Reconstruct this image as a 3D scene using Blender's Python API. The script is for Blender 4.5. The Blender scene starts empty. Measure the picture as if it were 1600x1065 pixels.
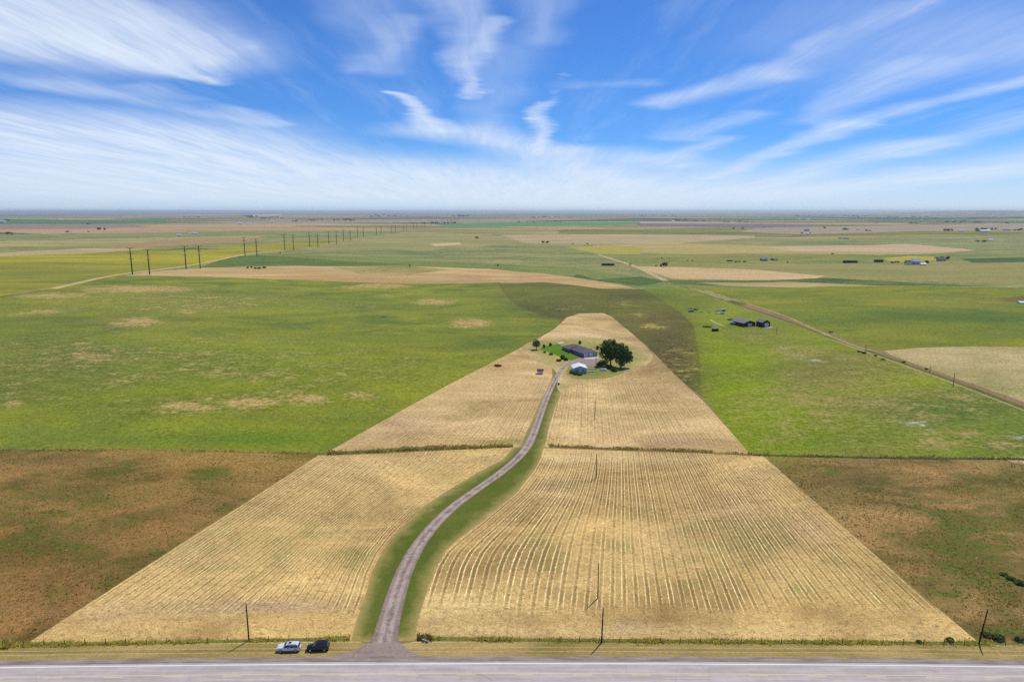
import bpy, math, random, time
import numpy as np
from math import radians as R, sin, cos, tan, atan, atan2, pi, sqrt
from mathutils import Vector, Matrix, noise as mnoise
from mathutils.geometry import delaunay_2d_cdt
rnd = random.Random(7)
T0 = time.time()
SC = bpy.context.scene
COL = SC.collection

# ------------------------------------------------------------------ camera
H, F, PITCH = 95.0, 1067.0, atan(202.0 / 1067.0)
cam_d = bpy.data.cameras.new('camera')
cam = bpy.data.objects.new('camera', cam_d)
COL.objects.link(cam)
cam.location = (0, 0, H)
cam.rotation_euler = (pi / 2 - PITCH, 0, 0)
cam_d.sensor_width = 36
cam_d.lens = F / 1600 * 36
cam_d.clip_start = 0.5
cam_d.clip_end = 400000
SC.camera = cam

# ------------------------------------------------------------------ terrain
def sst(a, b, x):
    t = np.clip((x - a) / (b - a), 0, 1)
    return t * t * (3 - 2 * t)

def terr(x, y):
    x = np.asarray(x, float); y = np.asarray(y, float)
    r = np.hypot(x, y)
    a1 = sst(170, 420, y) * (1 - sst(1500, 2600, r))
    z = a1 * 1.9 * (np.sin(x / 97 + 0.7) * np.sin(y / 118 + 0.4) + 0.6 * np.sin(x / 61 - y / 140))
    a2 = sst(500, 1200, r) * (1 - sst(3500, 6500, r))
    z = z + a2 * 3.2 * (np.sin(x / 390 + 1.1) * np.cos(y / 450 + 0.3) + 0.5 * np.sin(x / 260 + y / 520))
    z = z + 3.5 * np.exp(-(((x - 42) / 95) ** 2 + ((y - 505) / 110) ** 2))          # the house knoll
    az = np.arctan2(x, np.maximum(y, 1))
    # low far ridges seen along the horizon
    k = np.exp(-((r - 33000) / 7000) ** 2) * (y > 0)
    z = z + k * (130 * sst(0.42, 0.60, az) + 28 * np.exp(-((az + 0.36) / 0.07) ** 2)
                 + 22 * np.exp(-((az + 0.10) / 0.08) ** 2) + 12 * np.sin(az * 23))
    return z

CP, SP = cos(PITCH), sin(PITCH)
def ray(px, py):
    u = (px - 800) / F; v = (py - 532.5) / F
    return np.array([u, CP - v * SP, -SP - v * CP])

def G(px, py):
    """ground point seen at a photograph pixel"""
    d = ray(px, py)
    z = 0.0
    for _ in range(40):
        t = (z - H) / min(d[2], -0.0012)
        x, y = d[0] * t, d[1] * t
        z = z + 0.6 * (float(terr(x, y)) - z)
    return Vector((x, y, float(terr(x, y))))

def mpp(px, py):
    """metres that one photograph pixel spans there"""
    p = G(px, py)
    return (p.y * CP + (H - p.z) * SP) / F

def zt(x, y):
    return float(terr(x, y))

# ------------------------------------------------------------------ colours
K = 1.05
def lin(c):
    c = c / 255.0
    return c / 12.92 if c <= 0.04045 else ((c + 0.055) / 1.055) ** 2.4
def T(r, g, b):
    """surface colour for something that shows as this tone in full sun"""
    return (min(lin(r) / K, .95), min(lin(g) / K, .95), min(lin(b) / K, .95))

# ------------------------------------------------------------------ node helpers
class NT:
    def __init__(s, nt):
        s.nt = nt
    def n(s, t, **kw):
        nd = s.nt.nodes.new(t)
        for k, v in kw.items():
            setattr(nd, k, v)
        return nd
    def put(s, sock, v):
        if isinstance(v, bpy.types.NodeSocket):
            s.nt.links.new(v, sock)
        elif isinstance(v, (tuple, list)) and len(v) == 3 and sock.type == 'RGBA':
            sock.default_value = (*v, 1)
        else:
            sock.default_value = v
    def m(s, op, a, b=None, c=None, clamp=False):
        nd = s.n('ShaderNodeMath', operation=op, use_clamp=clamp)
        s.put(nd.inputs[0], a)
        if b is not None: s.put(nd.inputs[1], b)
        if c is not None: s.put(nd.inputs[2], c)
        return nd.outputs[0]
    def vm(s, op, a, b=None, out=0, scale=None):
        nd = s.n('ShaderNodeVectorMath', operation=op)
        s.put(nd.inputs[0], a)
        if b is not None: s.put(nd.inputs[1], b)
        if scale is not None: s.put(nd.inputs[3], scale)
        return nd.outputs[out]
    def noise(s, vec, scale, detail=3, rough=.5, dist=0.0):
        nd = s.n('ShaderNodeTexNoise')
        s.put(nd.inputs['Vector'], vec)
        nd.inputs['Scale'].default_value = scale
        nd.inputs['Detail'].default_value = detail
        nd.inputs['Roughness'].default_value = rough
        nd.inputs['Distortion'].default_value = dist
        return nd.outputs['Fac']
    def mix(s, f, a, b, blend='MIX'):
        nd = s.n('ShaderNodeMix', data_type='RGBA', blend_type=blend)
        s.put(nd.inputs[0], f); s.put(nd.inputs[6], a); s.put(nd.inputs[7], b)
        return nd.outputs[2]
    def ss(s, x, a, b, lo=0.0, hi=1.0):
        nd = s.n('ShaderNodeMapRange', interpolation_type='SMOOTHSTEP')
        s.put(nd.inputs[0], x); s.put(nd.inputs[1], a); s.put(nd.inputs[2], b)
        nd.inputs[3].default_value = lo; nd.inputs[4].default_value = hi
        return nd.outputs[0]
    def attr(s, name, out='Color'):
        nd = s.n('ShaderNodeAttribute', attribute_name=name)
        return nd.outputs[out]
    def scalevec(s, vec, sc, rot=0.0):
        nd = s.n('ShaderNodeMapping')
        s.put(nd.inputs[0], vec)
        nd.inputs['Scale'].default_value = sc
        nd.inputs['Rotation'].default_value = (0, 0, rot)
        return nd.outputs[0]

def newmat(name):
    m = bpy.data.materials.new(name)
    m.use_nodes = True
    m.node_tree.nodes.clear()
    N = NT(m.node_tree)
    out = N.n('ShaderNodeOutputMaterial')
    b = N.n('ShaderNodeBsdfPrincipled')
    m.node_tree.links.new(b.outputs[0], out.inputs[0])
    return m, N, b

def mat(name, col, rough=.8, var=.15, scale=2.0, metal=0.0, bump=0.0, spec=.3, coat=0.0):
    m, N, b = newmat(name)
    P = N.n('ShaderNodeTexCoord').outputs['Object']
    nz = N.noise(P, scale, 4, .6)
    f = N.m('MULTIPLY_ADD', nz, 2 * var, 1 - var)
    c = N.vm('SCALE', tuple(col), scale=f)
    N.put(b.inputs['Base Color'], c)
    N.put(b.inputs['Roughness'], N.m('MULTIPLY_ADD', nz, .2, rough - .1, clamp=True))
    b.inputs['Metallic'].default_value = metal
    b.inputs['Specular IOR Level'].default_value = spec
    b.inputs['Coat Weight'].default_value = coat
    if bump:
        bp = N.n('ShaderNodeBump'); bp.inputs['Distance'].default_value = bump
        N.put(bp.inputs['Height'], N.noise(P, scale * 4, 3)); N.put(b.inputs['Normal'], bp.outputs[0])
    return m

# ------------------------------------------------------------------ vegetation ground material
def veg_material(name, bump=.15, coarse=1.0, contrast=1.6, fine=.55, stretch=.62):
    m, N, b = newmat(name)
    P = N.n('ShaderNodeTexCoord').outputs['Object']
    def g(x, k): return N.m('MULTIPLY_ADD', N.m('SUBTRACT', x, .5), k, .5, clamp=True)   # stretch the noise to its full range
    PS = N.scalevec(P, (stretch, 1, 1), .12 if stretch > .5 else .03)
    n0 = g(N.noise(N.scalevec(P, (.5, 1, 1)), .007, 5, .6), 2.4)
    n1 = g(N.noise(PS, .03 / coarse, 6, .64, .8), 2.6)
    n2 = g(N.noise(PS, .17 / coarse, 5, .68, .5), 2.6)
    n3 = g(N.noise(P, .65 / coarse, 4, .72), 2.8)
    n4 = g(N.noise(P, 2.2 / coarse, 3, .75), 2.8)
    s = N.m('MULTIPLY', n0, .22); s = N.m('MULTIPLY_ADD', n1, .38, s)
    s = N.m('MULTIPLY_ADD', n2, .24, s); s = N.m('MULTIPLY_ADD', n3, .16, s)
    f = N.m('MULTIPLY_ADD', N.m('SUBTRACT', s, .5), contrast * 2.2, .5, clamp=True)
    col = N.mix(f, N.attr('A'), N.attr('B'))
    # dry or special patches
    mxn = N.m('MULTIPLY_ADD', n1, .34, N.m('MULTIPLY_ADD', n2, .38, N.m('MULTIPLY', n3, .28)))
    d = N.m('MULTIPLY', N.attr('dry', 'Fac'), N.m('MULTIPLY_ADD', mxn, 1.9, .05))
    col = N.mix(N.m('MULTIPLY', N.ss(d, .34, .72), .88), col, N.attr('D'))
    # mown swaths: two straw lines in every 3.4 m
    rw = N.m('MULTIPLY_ADD', N.m('SUBTRACT', N.noise(P, .03, 2), .5), .9, N.attr('row', 'Fac'))
    rw = N.m('MULTIPLY_ADD', N.m('SUBTRACT', n3, .5), .22, rw)
    rs = N.m('DIVIDE', rw, 3.4)
    fr = N.m('FRACT', rs)
    rnd_ = N.n('ShaderNodeTexWhiteNoise', noise_dimensions='1D'); N.put(rnd_.inputs['W'], N.m('FLOOR', rs))
    l1 = N.m('ABSOLUTE', N.m('SUBTRACT', fr, .25)); l2 = N.m('ABSOLUTE', N.m('SUBTRACT', fr, .66))
    ln = N.m('MAXIMUM', N.ss(l1, .01, .075, 1, 0), N.m('MULTIPLY', N.ss(l2, .01, .07, 1, 0), .85))
    brk = N.m('MULTIPLY', N.ss(N.m('MULTIPLY_ADD', n2, .45, N.m('MULTIPLY', n1, .55)), .25, .60, .30, 1.0), N.m('MULTIPLY_ADD', rnd_.outputs['Value'], .7, .45))
    ra = N.attr('rowamt', 'Fac')
    lnA = N.m('MULTIPLY', N.m('MULTIPLY', ln, brk), ra, clamp=True)
    dk = N.m('MULTIPLY', N.ss(N.m('ABSOLUTE', N.m('SUBTRACT', fr, .46)), .03, .17, 1, 0), N.m('MULTIPLY', ra, N.m('MULTIPLY_ADD', n1, .6, .22)), clamp=True)
    col = N.mix(dk, col, T(126, 102, 54))
    col = N.mix(N.m('MULTIPLY', lnA, 1.0), col, T(255, 230, 164))
    v = N.m('MULTIPLY_ADD', N.m('SUBTRACT', n4, .5), fine * .95, 1.0)
    v = N.m('MULTIPLY_ADD', N.m('SUBTRACT', n3, .5), fine * .95, v)
    v = N.m('MULTIPLY_ADD', N.m('SUBTRACT', n2, .5), fine * .45, v)
    col = N.vm('SCALE', col, scale=v)
    N.put(b.inputs['Base Color'], col)
    b.inputs['Roughness'].default_value = .95
    b.inputs['Specular IOR Level'].default_value = .1
    bp = N.n('ShaderNodeBump'); bp.inputs['Distance'].default_value = bump; bp.inputs['Strength'].default_value = .8
    h = N.m('MULTIPLY_ADD', n4, .5, n3); h = N.m('MULTIPLY_ADD', lnA, .15, h)
    N.put(bp.inputs['Height'], h); N.put(b.inputs['Normal'], bp.outputs[0])
    return m

def far_material():
    m, N, b = newmat('far_plain')
    P = N.n('ShaderNodeTexCoord').outputs['Object']
    W = N.vm('ADD', P, N.vm('SCALE', N.n('ShaderNodeTexNoise').outputs['Color'], scale=0.0))
    nw = N.n('ShaderNodeTexNoise'); N.put(nw.inputs['Vector'], P); nw.inputs['Scale'].default_value = .0011; nw.inputs['Detail'].default_value = 4
    W = N.vm('ADD', P, N.vm('SCALE', nw.outputs['Color'], scale=420.0))
    def cells(scale, sx):
        v = N.n('ShaderNodeTexVoronoi', distance='CHEBYCHEV'); v.voronoi_dimensions = '2D'
        N.put(v.inputs['Vector'], N.scalevec(W, (sx, 1, 1), .05)); v.inputs['Scale'].default_value = scale
        v.inputs['Randomness'].default_value = .75
        sp = N.n('ShaderNodeSeparateColor'); N.put(sp.inputs[0], v.outputs['Color'])
        return sp.outputs
    c1 = cells(1 / 1500., .55); c2 = cells(1 / 620., .4)
    n1 = N.noise(N.scalevec(P, (.45, 1, 1)), .0016, 7, .62, .5)
    n2 = N.noise(N.scalevec(P, (.35, 1, 1)), .008, 5, .6, .5)
    s = N.m('MULTIPLY_ADD', c1[0], .42, N.m('MULTIPLY', c2[0], .22)); s = N.m('MULTIPLY_ADD', n1, .45, s)
    s = N.m('MULTIPLY_ADD', N.m('SUBTRACT', n2, .5), .35, s)
    r = N.n('ShaderNodeValToRGB'); N.put(r.inputs[0], s)
    cr = r.color_ramp
    stops = [(.26, T(60, 84, 34)), (.38, T(98, 116, 44)), (.46, T(128, 128, 54)), (.54, T(156, 140, 76)), (.63, T(182, 156, 102)), (.72, T(196, 158, 118)), (.84, T(140, 108, 84))]
    cr.elements[0].position, cr.elements[0].color = stops[0][0], (*stops[0][1], 1)
    cr.elements[1].position, cr.elements[1].color = stops[-1][0], (*stops[-1][1], 1)
    for p, c in stops[1:-1]:
        e = cr.elements.new(p); e.color = (*c, 1)
    # a few deep green crop blocks
    g = N.m('MULTIPLY', N.ss(c2[1], .80, .84), .75)
    col = N.mix(g, r.outputs[0], T(60, 100, 44))
    g = N.m('MULTIPLY', N.ss(c1[2], .80, .83), .6)
    col = N.mix(g, col, T(120, 96, 74))
    ve = N.n('ShaderNodeTexVoronoi', feature='DISTANCE_TO_EDGE'); ve.voronoi_dimensions = '2D'
    N.put(ve.inputs['Vector'], N.scalevec(W, (.4, 1, 1), .05)); ve.inputs['Scale'].default_value = 1 / 620.
    col = N.mix(N.m('MULTIPLY', N.ss(ve.outputs[0], .012, .03, 1, 0), N.m('MULTIPLY_ADD', n2, .8, .1)), col, T(66, 80, 40))
    # distant shrub and tree specks gathered in patches
    n3 = N.noise(P, .02, 3, .6)
    sp = N.m('MULTIPLY', N.ss(n3, .60, .70), N.ss(n1, .45, .6))
    col = N.mix(N.m('MULTIPLY', sp, .6), col, T(52, 66, 36))
    N.put(b.inputs['Base Color'], col)
    b.inputs['Roughness'].default_value = 1; b.inputs['Specular IOR Level'].default_value = .05
    return m

def gravel_material():
    m, N, b = newmat('gravel')
    P = N.n('ShaderNodeTexCoord').outputs['Object']
    n1 = N.m('MULTIPLY_ADD', N.m('SUBTRACT', N.noise(P, .35, 5, .68, 1.0), .5), 2.2, .5, clamp=True); n3 = N.noise(P, 1.6, 4, .75)
    lat = N.m('ABSOLUTE', N.attr('row', 'Fac'))
    lat = N.m('MULTIPLY_ADD', N.m('SUBTRACT', n1, .5), .8, lat)
    track = N.ss(N.m('ABSOLUTE', N.m('SUBTRACT', lat, 1.0)), .25, .85, 1, 0)
    col = N.mix(N.m('MULTIPLY_ADD', n1, .9, .05, clamp=True), T(116, 98, 84), T(174, 152, 136))
    col = N.mix(N.m('MULTIPLY', track, N.m('MULTIPLY_ADD', n1, .6, .1)), col, T(206, 186, 174))
    col = N.mix(N.ss(lat, 2.3, 3.3, 0, .45), col, T(120, 108, 80))
    col = N.vm('SCALE', col, scale=N.m('MULTIPLY_ADD', N.m('SUBTRACT', n3, .5), 1.1, 1.0))
    N.put(b.inputs['Base Color'], col); b.inputs['Roughness'].default_value = .95
    b.inputs['Specular IOR Level'].default_value = .15
    bp = N.n('ShaderNodeBump'); bp.inputs['Distance'].default_value = .06
    N.put(bp.inputs['Height'], n3); N.put(b.inputs['Normal'], bp.outputs[0])
    return m

def asphalt_material():
    m, N, b = newmat('asphalt')
    P = N.n('ShaderNodeTexCoord').outputs['Object']
    n0 = N.noise(N.scalevec(P, (.05, 1, 1)), 1.1, 4, .6); n1 = N.noise(P, .4, 4, .6); n3 = N.noise(P, 9, 3, .7)
    f = N.m('MULTIPLY_ADD', n0, .7, N.m('MULTIPLY', n1, .3))
    col = N.mix(N.ss(f, .35, .65), T(176, 164, 154), T(200, 188, 178))
    # thin sealed cracks
    v = N.n('ShaderNodeTexVoronoi', feature='DISTANCE_TO_EDGE'); N.put(v.inputs['Vector'], N.vm('ADD', P, N.vm('SCALE', N.vm('SUBTRACT', N.n('ShaderNodeTexNoise').outputs['Color'], (0.5, .5, .5)), scale=1.5)))
    v.inputs['Scale'].default_value = .16
    ck = N.m('MULTIPLY', N.ss(v.outputs[0], .002, .008, 1, 0), .22)
    col = N.mix(ck, col, T(110, 104, 106))
    col = N.vm('SCALE', col, scale=N.m('MULTIPLY_ADD', N.m('SUBTRACT', n3, .5), .35, 1.0))
    N.put(b.inputs['Base Color'], col); b.inputs['Roughness'].default_value = .85
    b.inputs['Specular IOR Level'].default_value = .25
    return m

M = {}
M['hay'] = veg_material('mown_hay', .10, 1.0, 1.2, .90)
M['pasture'] = veg_material('pasture_grass', .15, 1.5, 1.5, .82)
M['band'] = veg_material('distant_grassland', .15, 3.0, 1.7, .55, .22)
M['rough'] = veg_material('rough_grass', .3, .8, 1.7, .95)
M['lawn'] = veg_material('lawn_grass', .05, .9, .9, .40)
M['verge'] = veg_material('verge_grass', .08, .6, 1.2, .55)
M['far'] = far_material()
M['gravel'] = gravel_material()
M['asphalt'] = asphalt_material()

# ------------------------------------------------------------------ small curve tools
def catmull(pts, step):
    out = []
    n = len(pts)
    for i in range(n - 1):
        p0 = pts[max(i - 1, 0)]; p1 = pts[i]; p2 = pts[i + 1]; p3 = pts[min(i + 2, n - 1)]
        L = sqrt(sum((a - b) ** 2 for a, b in zip(p1[:2], p2[:2])))
        k = max(1, int(L / step))
        for j in range(k):
            t = j / k
            out.append(tuple(.5 * ((2 * b) + (-a + c) * t + (2 * a - 5 * b + 4 * c - d) * t * t + (-a + 3 * b - 3 * c + d) * t ** 3) for a, b, c, d in zip(p0, p1, p2, p3)))
    out.append(tuple(pts[-1]))
    return out

def ragged(poly, amp=.0016):
    """resample a closed polygon (world xy) with a ragged, field-like edge"""
    out = []
    n = len(poly)
    for i in range(n):
        a = poly[i]; b = poly[(i + 1) % n]
        L = math.hypot(b[0] - a[0], b[1] - a[1])
        r0 = max(60, .5 * (math.hypot(*a) + math.hypot(*b)))
        k = max(1, min(160, int(L / (r0 * .008 + .3))))
        for j in range(k):
            t = j / k
            x = a[0] + (b[0] - a[0]) * t; y = a[1] + (b[1] - a[1]) * t
            r = math.hypot(x, y)
            w = r * amp
            s = 1 / (r * .02 + 1)
            nx = mnoise.noise((x * s, y * s, 1.3)) + .6 * mnoise.noise((x * s * 3, y * s * 3, 5.1))
            ny = mnoise.noise((x * s, y * s, 7.7)) + .6 * mnoise.noise((x * s * 3, y * s * 3, 9.9))
            e = min(1, 4 * t * (1 - t) + .25) if j == 0 else 1
            out.append((x + nx * w * e * 1.5, y + ny * w * e * 1.5))
    return out

def W(pts):
    return [tuple(G(x, y)[:2]) for x, y in pts]

def sm(pts, step=4):
    p = pts[-2:] + pts + pts[:2]
    c = catmull(p, step); i0 = c.index(tuple(p[2])) if tuple(p[2]) in c else 0
    a_ = min(range(len(c)), key=lambda i: (c[i][0] - p[2][0]) ** 2 + (c[i][1] - p[2][1]) ** 2 + (0 if i < len(c) // 2 else 1e6))
    b_ = min(range(len(c)), key=lambda i: (c[i][0] - p[2][0]) ** 2 + (c[i][1] - p[2][1]) ** 2 + (0 if i > len(c) // 2 else 1e6))
    return c[a_:b_]

def inside(poly, X, Y):
    P = np.array(poly); res = np.zeros(len(X), bool)
    x0, y0 = P.min(0); x1, y1 = P.max(0)
    idx = np.where((X >= x0) & (X <= x1) & (Y >= y0) & (Y <= y1))[0]
    if not len(idx): return res
    x = X[idx]; y = Y[idx]; c = np.zeros(len(idx), bool)
    xa, ya = P[-1]
    for xb, yb in P:
        if ya != yb:
            hit = ((yb > y) != (ya > y)) & (x < (xa - xb) * (y - yb) / (ya - yb) + xb)
            c ^= hit
        xa, ya = xb, yb
    res[idx] = c
    return res

# ------------------------------------------------------------------ driveway centre line (px, py, half width in px)
DRV = [(596, 1034, 44), (597, 1022, 36), (599, 1008, 26), (603, 990, 20.5), (608, 968, 18.5), (616, 940, 17), (627, 905, 15), (640, 875, 13.5), (658, 845, 12),
       (682, 816, 11), (712, 788, 10), (748, 762, 9), (782, 738, 8.5), (808, 716, 8), (824, 697, 7.6), (834, 676, 6.8), (842, 655, 6), (850, 632, 5.4), (859, 610, 5),
       (868, 592, 4.5), (876, 579, 4.2), (886, 569, 4.0), (897, 564, 3.6), (908, 561.5, 3.4)]
drv = []
for x, y, w in DRV:
    c = G(x, y); e = G(x + w, y)
    drv.append((c.x, c.y, (e.x - c.x) * .93))
drv = catmull(drv, 3.0)
def offset_line(line, k, extra=0):
    out = []
    for i, p in enumerate(line):
        a = line[max(i - 1, 0)]; b = line[min(i + 1, len(line) - 1)]
        d = Vector((b[0] - a[0], b[1] - a[1])).normalized()
        w = p[2] * max(.3, abs(d.y)) + extra
        out.append((p[0] + d.y * w * k, p[1] - d.x * w * k))
    return out
dl = offset_line(drv, -1); dr = offset_line(drv, 1)
drv_poly = dl + dr[::-1]
DRVX = np.array([p[0] for p in drv]); DRVY = np.array([p[1] for p in drv])
VL = [(548, 1003), (552, 985), (562, 955), (572, 925), (580, 895), (596, 862), (624, 826), (662, 790), (705, 762), (745, 738), (785, 718), (800, 700)]
VR = [(648, 1000), (652, 975), (660, 945), (670, 915), (680, 885), (694, 862), (716, 842), (745, 820), (775, 796), (808, 768), (832, 738), (845, 716), (850, 698)]

def interp_x(pts):
    P = sorted([G(x, y)[:2] for x, y in pts], key=lambda q: q[1])
    ys = np.array([q[1] for q in P]); xs = np.array([q[0] for q in P])
    return lambda Y: np.interp(Y, ys, xs)
xBL = interp_x([(40, 1005), (497, 712)]); xVL = interp_x(VL)
xVR = interp_x(VR); xBR = interp_x([(1530, 1003), (1197, 712)])
xUL = interp_x([(512, 706), (560, 678), (700, 602), (860, 520)]); xDL = interp_x([(805, 697), (828, 650), (850, 600), (860, 560)])
xDR = interp_x([(850, 697), (862, 650), (872, 610), (880, 580)]); xUR = interp_x([(1172, 708), (1095, 625), (1050, 578), (985, 515)])
xVS = interp_x([(655, 1000), (850, 698)]); xVT = interp_x([(545, 1003), (800, 700)])
YMID = G(800, 703).y; YHEAD = G(800, 950).y; YTOP = G(800, 590).y
def row_coord(x, y):
    low = y < YMID
    L1, R1, L2, R2 = xBL(y), xVL(y), xVR(y), xBR(y)
    left = x < .5 * (R1 + L2)
    tc = (x - L2) / np.maximum(R2 - L2, 5); L3 = xVS(y); ts = (x - L3) / np.maximum(R2 - L3, 5); w = sst(.02, .45, tc)
    uc = (x - L1) / np.maximum(R1 - L1, 5); R3 = xVT(y); us = (x - L1) / np.maximum(R3 - L1, 5); w2 = sst(.98, .5, uc)
    a = np.where(left, (uc * (1 - w2) + us * w2) * 92, (tc * (1 - w) + ts * w) * 142)
    L1, R1, L2, R2 = xUL(y), xDL(y), xDR(y), xUR(y)
    left = x < .5 * (R1 + L2)
    b = np.where(left, (x - L1) / np.maximum(R1 - L1, 5) * 74, (x - L2) / np.maximum(R2 - L2, 5) * 84)
    return np.where(low, a, b)
def row_amt(x, y):
    wob = np.sin(x / 7.0) * 2 + np.sin(x / 2.3) * .8
    a = sst(YHEAD - 3, YHEAD + 4, y + wob) * (1 - .35 * sst(YMID - 24, YMID - 6, y))
    b = .45 * sst(YMID + 2, YMID + 14, y) * (1 - .75 * sst(YTOP - 20, YTOP + 40, y))
    return np.where(y < YMID, a, b)

# ------------------------------------------------------------------ fields: (object, material, polygon px, A, B, D, ragged, rows)
straw, straw2, straw3 = T(242, 202, 124), T(146, 114, 64), T(150, 138, 72)
FIELDS = []
def field(obj, m, poly, A, B, D=None, amp=.0016, world=False, rows=0):
    FIELDS.append((obj, m, ragged(poly if world else W(poly), amp), A, B, D or B, rows))

# far strips
field('ground', 'band', [(-900, 351), (-900, 342), (0, 342), (130, 343.5), (270, 343), (250, 347), (190, 349.5), (0, 350)], T(70, 116, 60), T(84, 122, 66), None, .002)
field('ground', 'band', [(-900, 360), (-900, 351), (0, 350.5), (190, 350), (230, 354), (160, 357), (0, 358)], T(166, 132, 112), T(138, 126, 92), None, .002)
field('ground', 'band', [(250, 346), (700, 342), (1000, 341), (760, 347), (600, 348), (420, 349)], T(180, 150, 130), T(130, 132, 90), None, .003)
field('ground', 'band', [(680, 350), (760, 347.5), (990, 346.5), (1050, 348), (960, 352), (700, 355)], T(88, 148, 70), T(96, 138, 70), None, .002)
field('ground', 'band', [(990, 348.5), (1260, 350.5), (1300, 354), (1200, 356.5), (1000, 353)], T(112, 104, 100), T(124, 112, 100), None, .002)
field('ground', 'band', [(1000, 347), (1140, 348.3), (1260, 349.5), (1000, 348.4)], T(210, 180, 150), T(190, 170, 140), None, .002)
field('ground', 'band', [(1180, 357), (1300, 354), (1600, 349), (2500, 348), (2500, 360), (1600, 358), (1400, 362), (1240, 366), (1160, 362)], T(182, 154, 126), T(146, 138, 96), None, .003)
field('ground', 'band', [(1240, 338), (1400, 340), (1600, 338.5), (2500, 338), (2500, 342.5), (1600, 342), (1400, 343.5), (1300, 341)], T(52, 78, 46), T(66, 88, 52), None, .003)
field('ground', 'band', [(380, 335.5), (440, 334.5), (440, 337), (390, 338)], T(210, 190, 160), T(190, 170, 140), None, .002)
# far middle distance
field('ground', 'band', [(-900, 402), (-900, 372), (0, 366), (300, 362), (640, 360), (900, 366), (1170, 372), (1600, 368), (2500, 366), (2500, 470), (1600, 460), (900, 470), (300, 430), (-900, 560)], T(112, 126, 66), T(158, 150, 86), T(190, 164, 110), .004)
field('ground', 'band', [(-900, 380), (0, 377), (200, 372), (420, 368), (380, 374), (210, 381), (0, 386), (-900, 392)], T(150, 146, 78), T(186, 166, 104), T(196, 158, 112), .004)
field('ground', 'band', [(150, 383), (300, 372), (420, 371), (400, 377), (300, 382), (200, 388)], T(176, 142, 96), T(160, 140, 80), None, .004)
field('ground', 'band', [(-900, 402), (0, 395), (130, 388), (240, 389), (180, 396), (0, 402), (-900, 412)], T(200, 176, 124), T(176, 156, 92), None, .003)
field('pasture', 'band', [(-900, 412), (0, 400), (120, 397), (230, 389), (330, 387), (430, 380), (560, 371), (640, 364), (600, 369), (540, 378), (445, 392), (382, 398), (300, 417), (240, 421), (180, 430), (80, 448), (0, 463), (-900, 620)], T(176, 160, 40), T(118, 126, 44), T(196, 170, 50), .002)
field('ground', 'band', [(235, 391), (300, 387), (370, 390), (300, 390)], T(76, 100, 40), T(90, 108, 44), None, .002)
field('ground', 'band', [(560, 371), (640, 362), (760, 366), (860, 378), (760, 384), (660, 392), (560, 390), (470, 388)], T(172, 156, 96), T(140, 140, 72), T(200, 178, 122), .003)
field('ground', 'band', [(672, 381), (716, 379), (722, 382), (680, 385)], T(212, 186, 140), T(196, 172, 124), None, .003)
field('ground', 'band', [(780, 367), (1120, 367), (1180, 368), (1180, 372), (1060, 380), (900, 382), (820, 379)], T(196, 170, 124), T(170, 152, 104), None, .003)
field('ground', 'band', [(920, 383), (1050, 380), (1200, 384), (1420, 384), (1530, 391), (1380, 398), (1180, 398), (1050, 397), (940, 390)], T(190, 168, 100), T(168, 152, 80), T(206, 176, 130), .003)
field('ground', 'band', [(885, 386), (960, 383), (1010, 388), (1000, 397), (930, 396)], T(182, 166, 60), T(166, 158, 66), None, .002)
field('ground', 'band', [(1200, 386), (1340, 384), (1420, 381), (1530, 391), (1400, 394), (1250, 393)], T(206, 176, 134), T(186, 160, 112), None, .003)
field('ground', 'band', [(960, 398), (1160, 396), (1420, 400), (1600, 402), (2400, 404), (2400, 412), (1500, 406), (1380, 408), (1200, 412), (1060, 412), (990, 412)], T(120, 130, 56), T(148, 144, 66), None, .003)
field('ground', 'band', [(1380, 404), (1420, 400), (1460, 401), (1470, 406), (1400, 409)], T(186, 168, 60), T(160, 154, 60), None, .002)
field('ground', 'band', [(1500, 404), (1620, 402), (2400, 402), (2400, 425), (1600, 420), (1530, 413)], T(66, 96, 40), T(80, 104, 44), None, .002)
field('ground', 'band', [(930, 411), (1000, 413), (1200, 412), (1500, 411), (2400, 424), (2400, 446), (1600, 444), (1300, 436), (1020, 420)], T(160, 146, 82), T(138, 136, 66), T(196, 170, 112), .003)
field('ground', 'band', [(985, 416), (1040, 417), (1180, 421), (1290, 431), (1265, 437), (1100, 436), (1050, 435)], T(212, 178, 122), T(196, 166, 108), None, .0015)
field('ground', 'band', [(1010, 437), (1290, 434), (1400, 440), (1560, 448), (1300, 446), (1060, 444)], T(74, 96, 42), T(110, 118, 52), None, .003)
field('ground', 'band', [(1090, 441), (1230, 440), (1390, 447), (1300, 449), (1130, 446)], T(186, 164, 104), T(160, 148, 84), None, .002)
field('ground', 'band', [(400, 400), (500, 398), (760, 412), (900, 418), (1010, 436), (1060, 446), (1000, 452), (900, 438), (700, 420), (400, 416)], T(112, 128, 60), T(134, 138, 66), T(178, 158, 96), .003)
field('ground', 'band', [(930, 437), (1000, 432), (1045, 440), (1000, 446), (880, 436), (900, 428)], T(70, 100, 40), T(90, 110, 46), None, .003)
field('ground', 'band', [(310, 418), (350, 403), (400, 399), (470, 402), (640, 413), (560, 416), (440, 414), (330, 418)], T(84, 110, 42), T(104, 120, 50), None, .002)
field('ground', 'band', [(180, 433), (240, 424), (320, 418), (460, 415), (560, 416), (700, 418), (765, 420), (850, 427), (920, 437), (990, 449), (940, 452), (850, 444), (790, 441), (650, 443), (550, 441), (400, 435), (330, 432)], T(212, 178, 116), T(178, 146, 88), T(176, 132, 90), .0015)
field('ground', 'band', [(520, 418), (640, 416), (700, 421), (640, 430), (560, 428)], T(150, 142, 70), T(190, 160, 98), None, .003)
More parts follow.
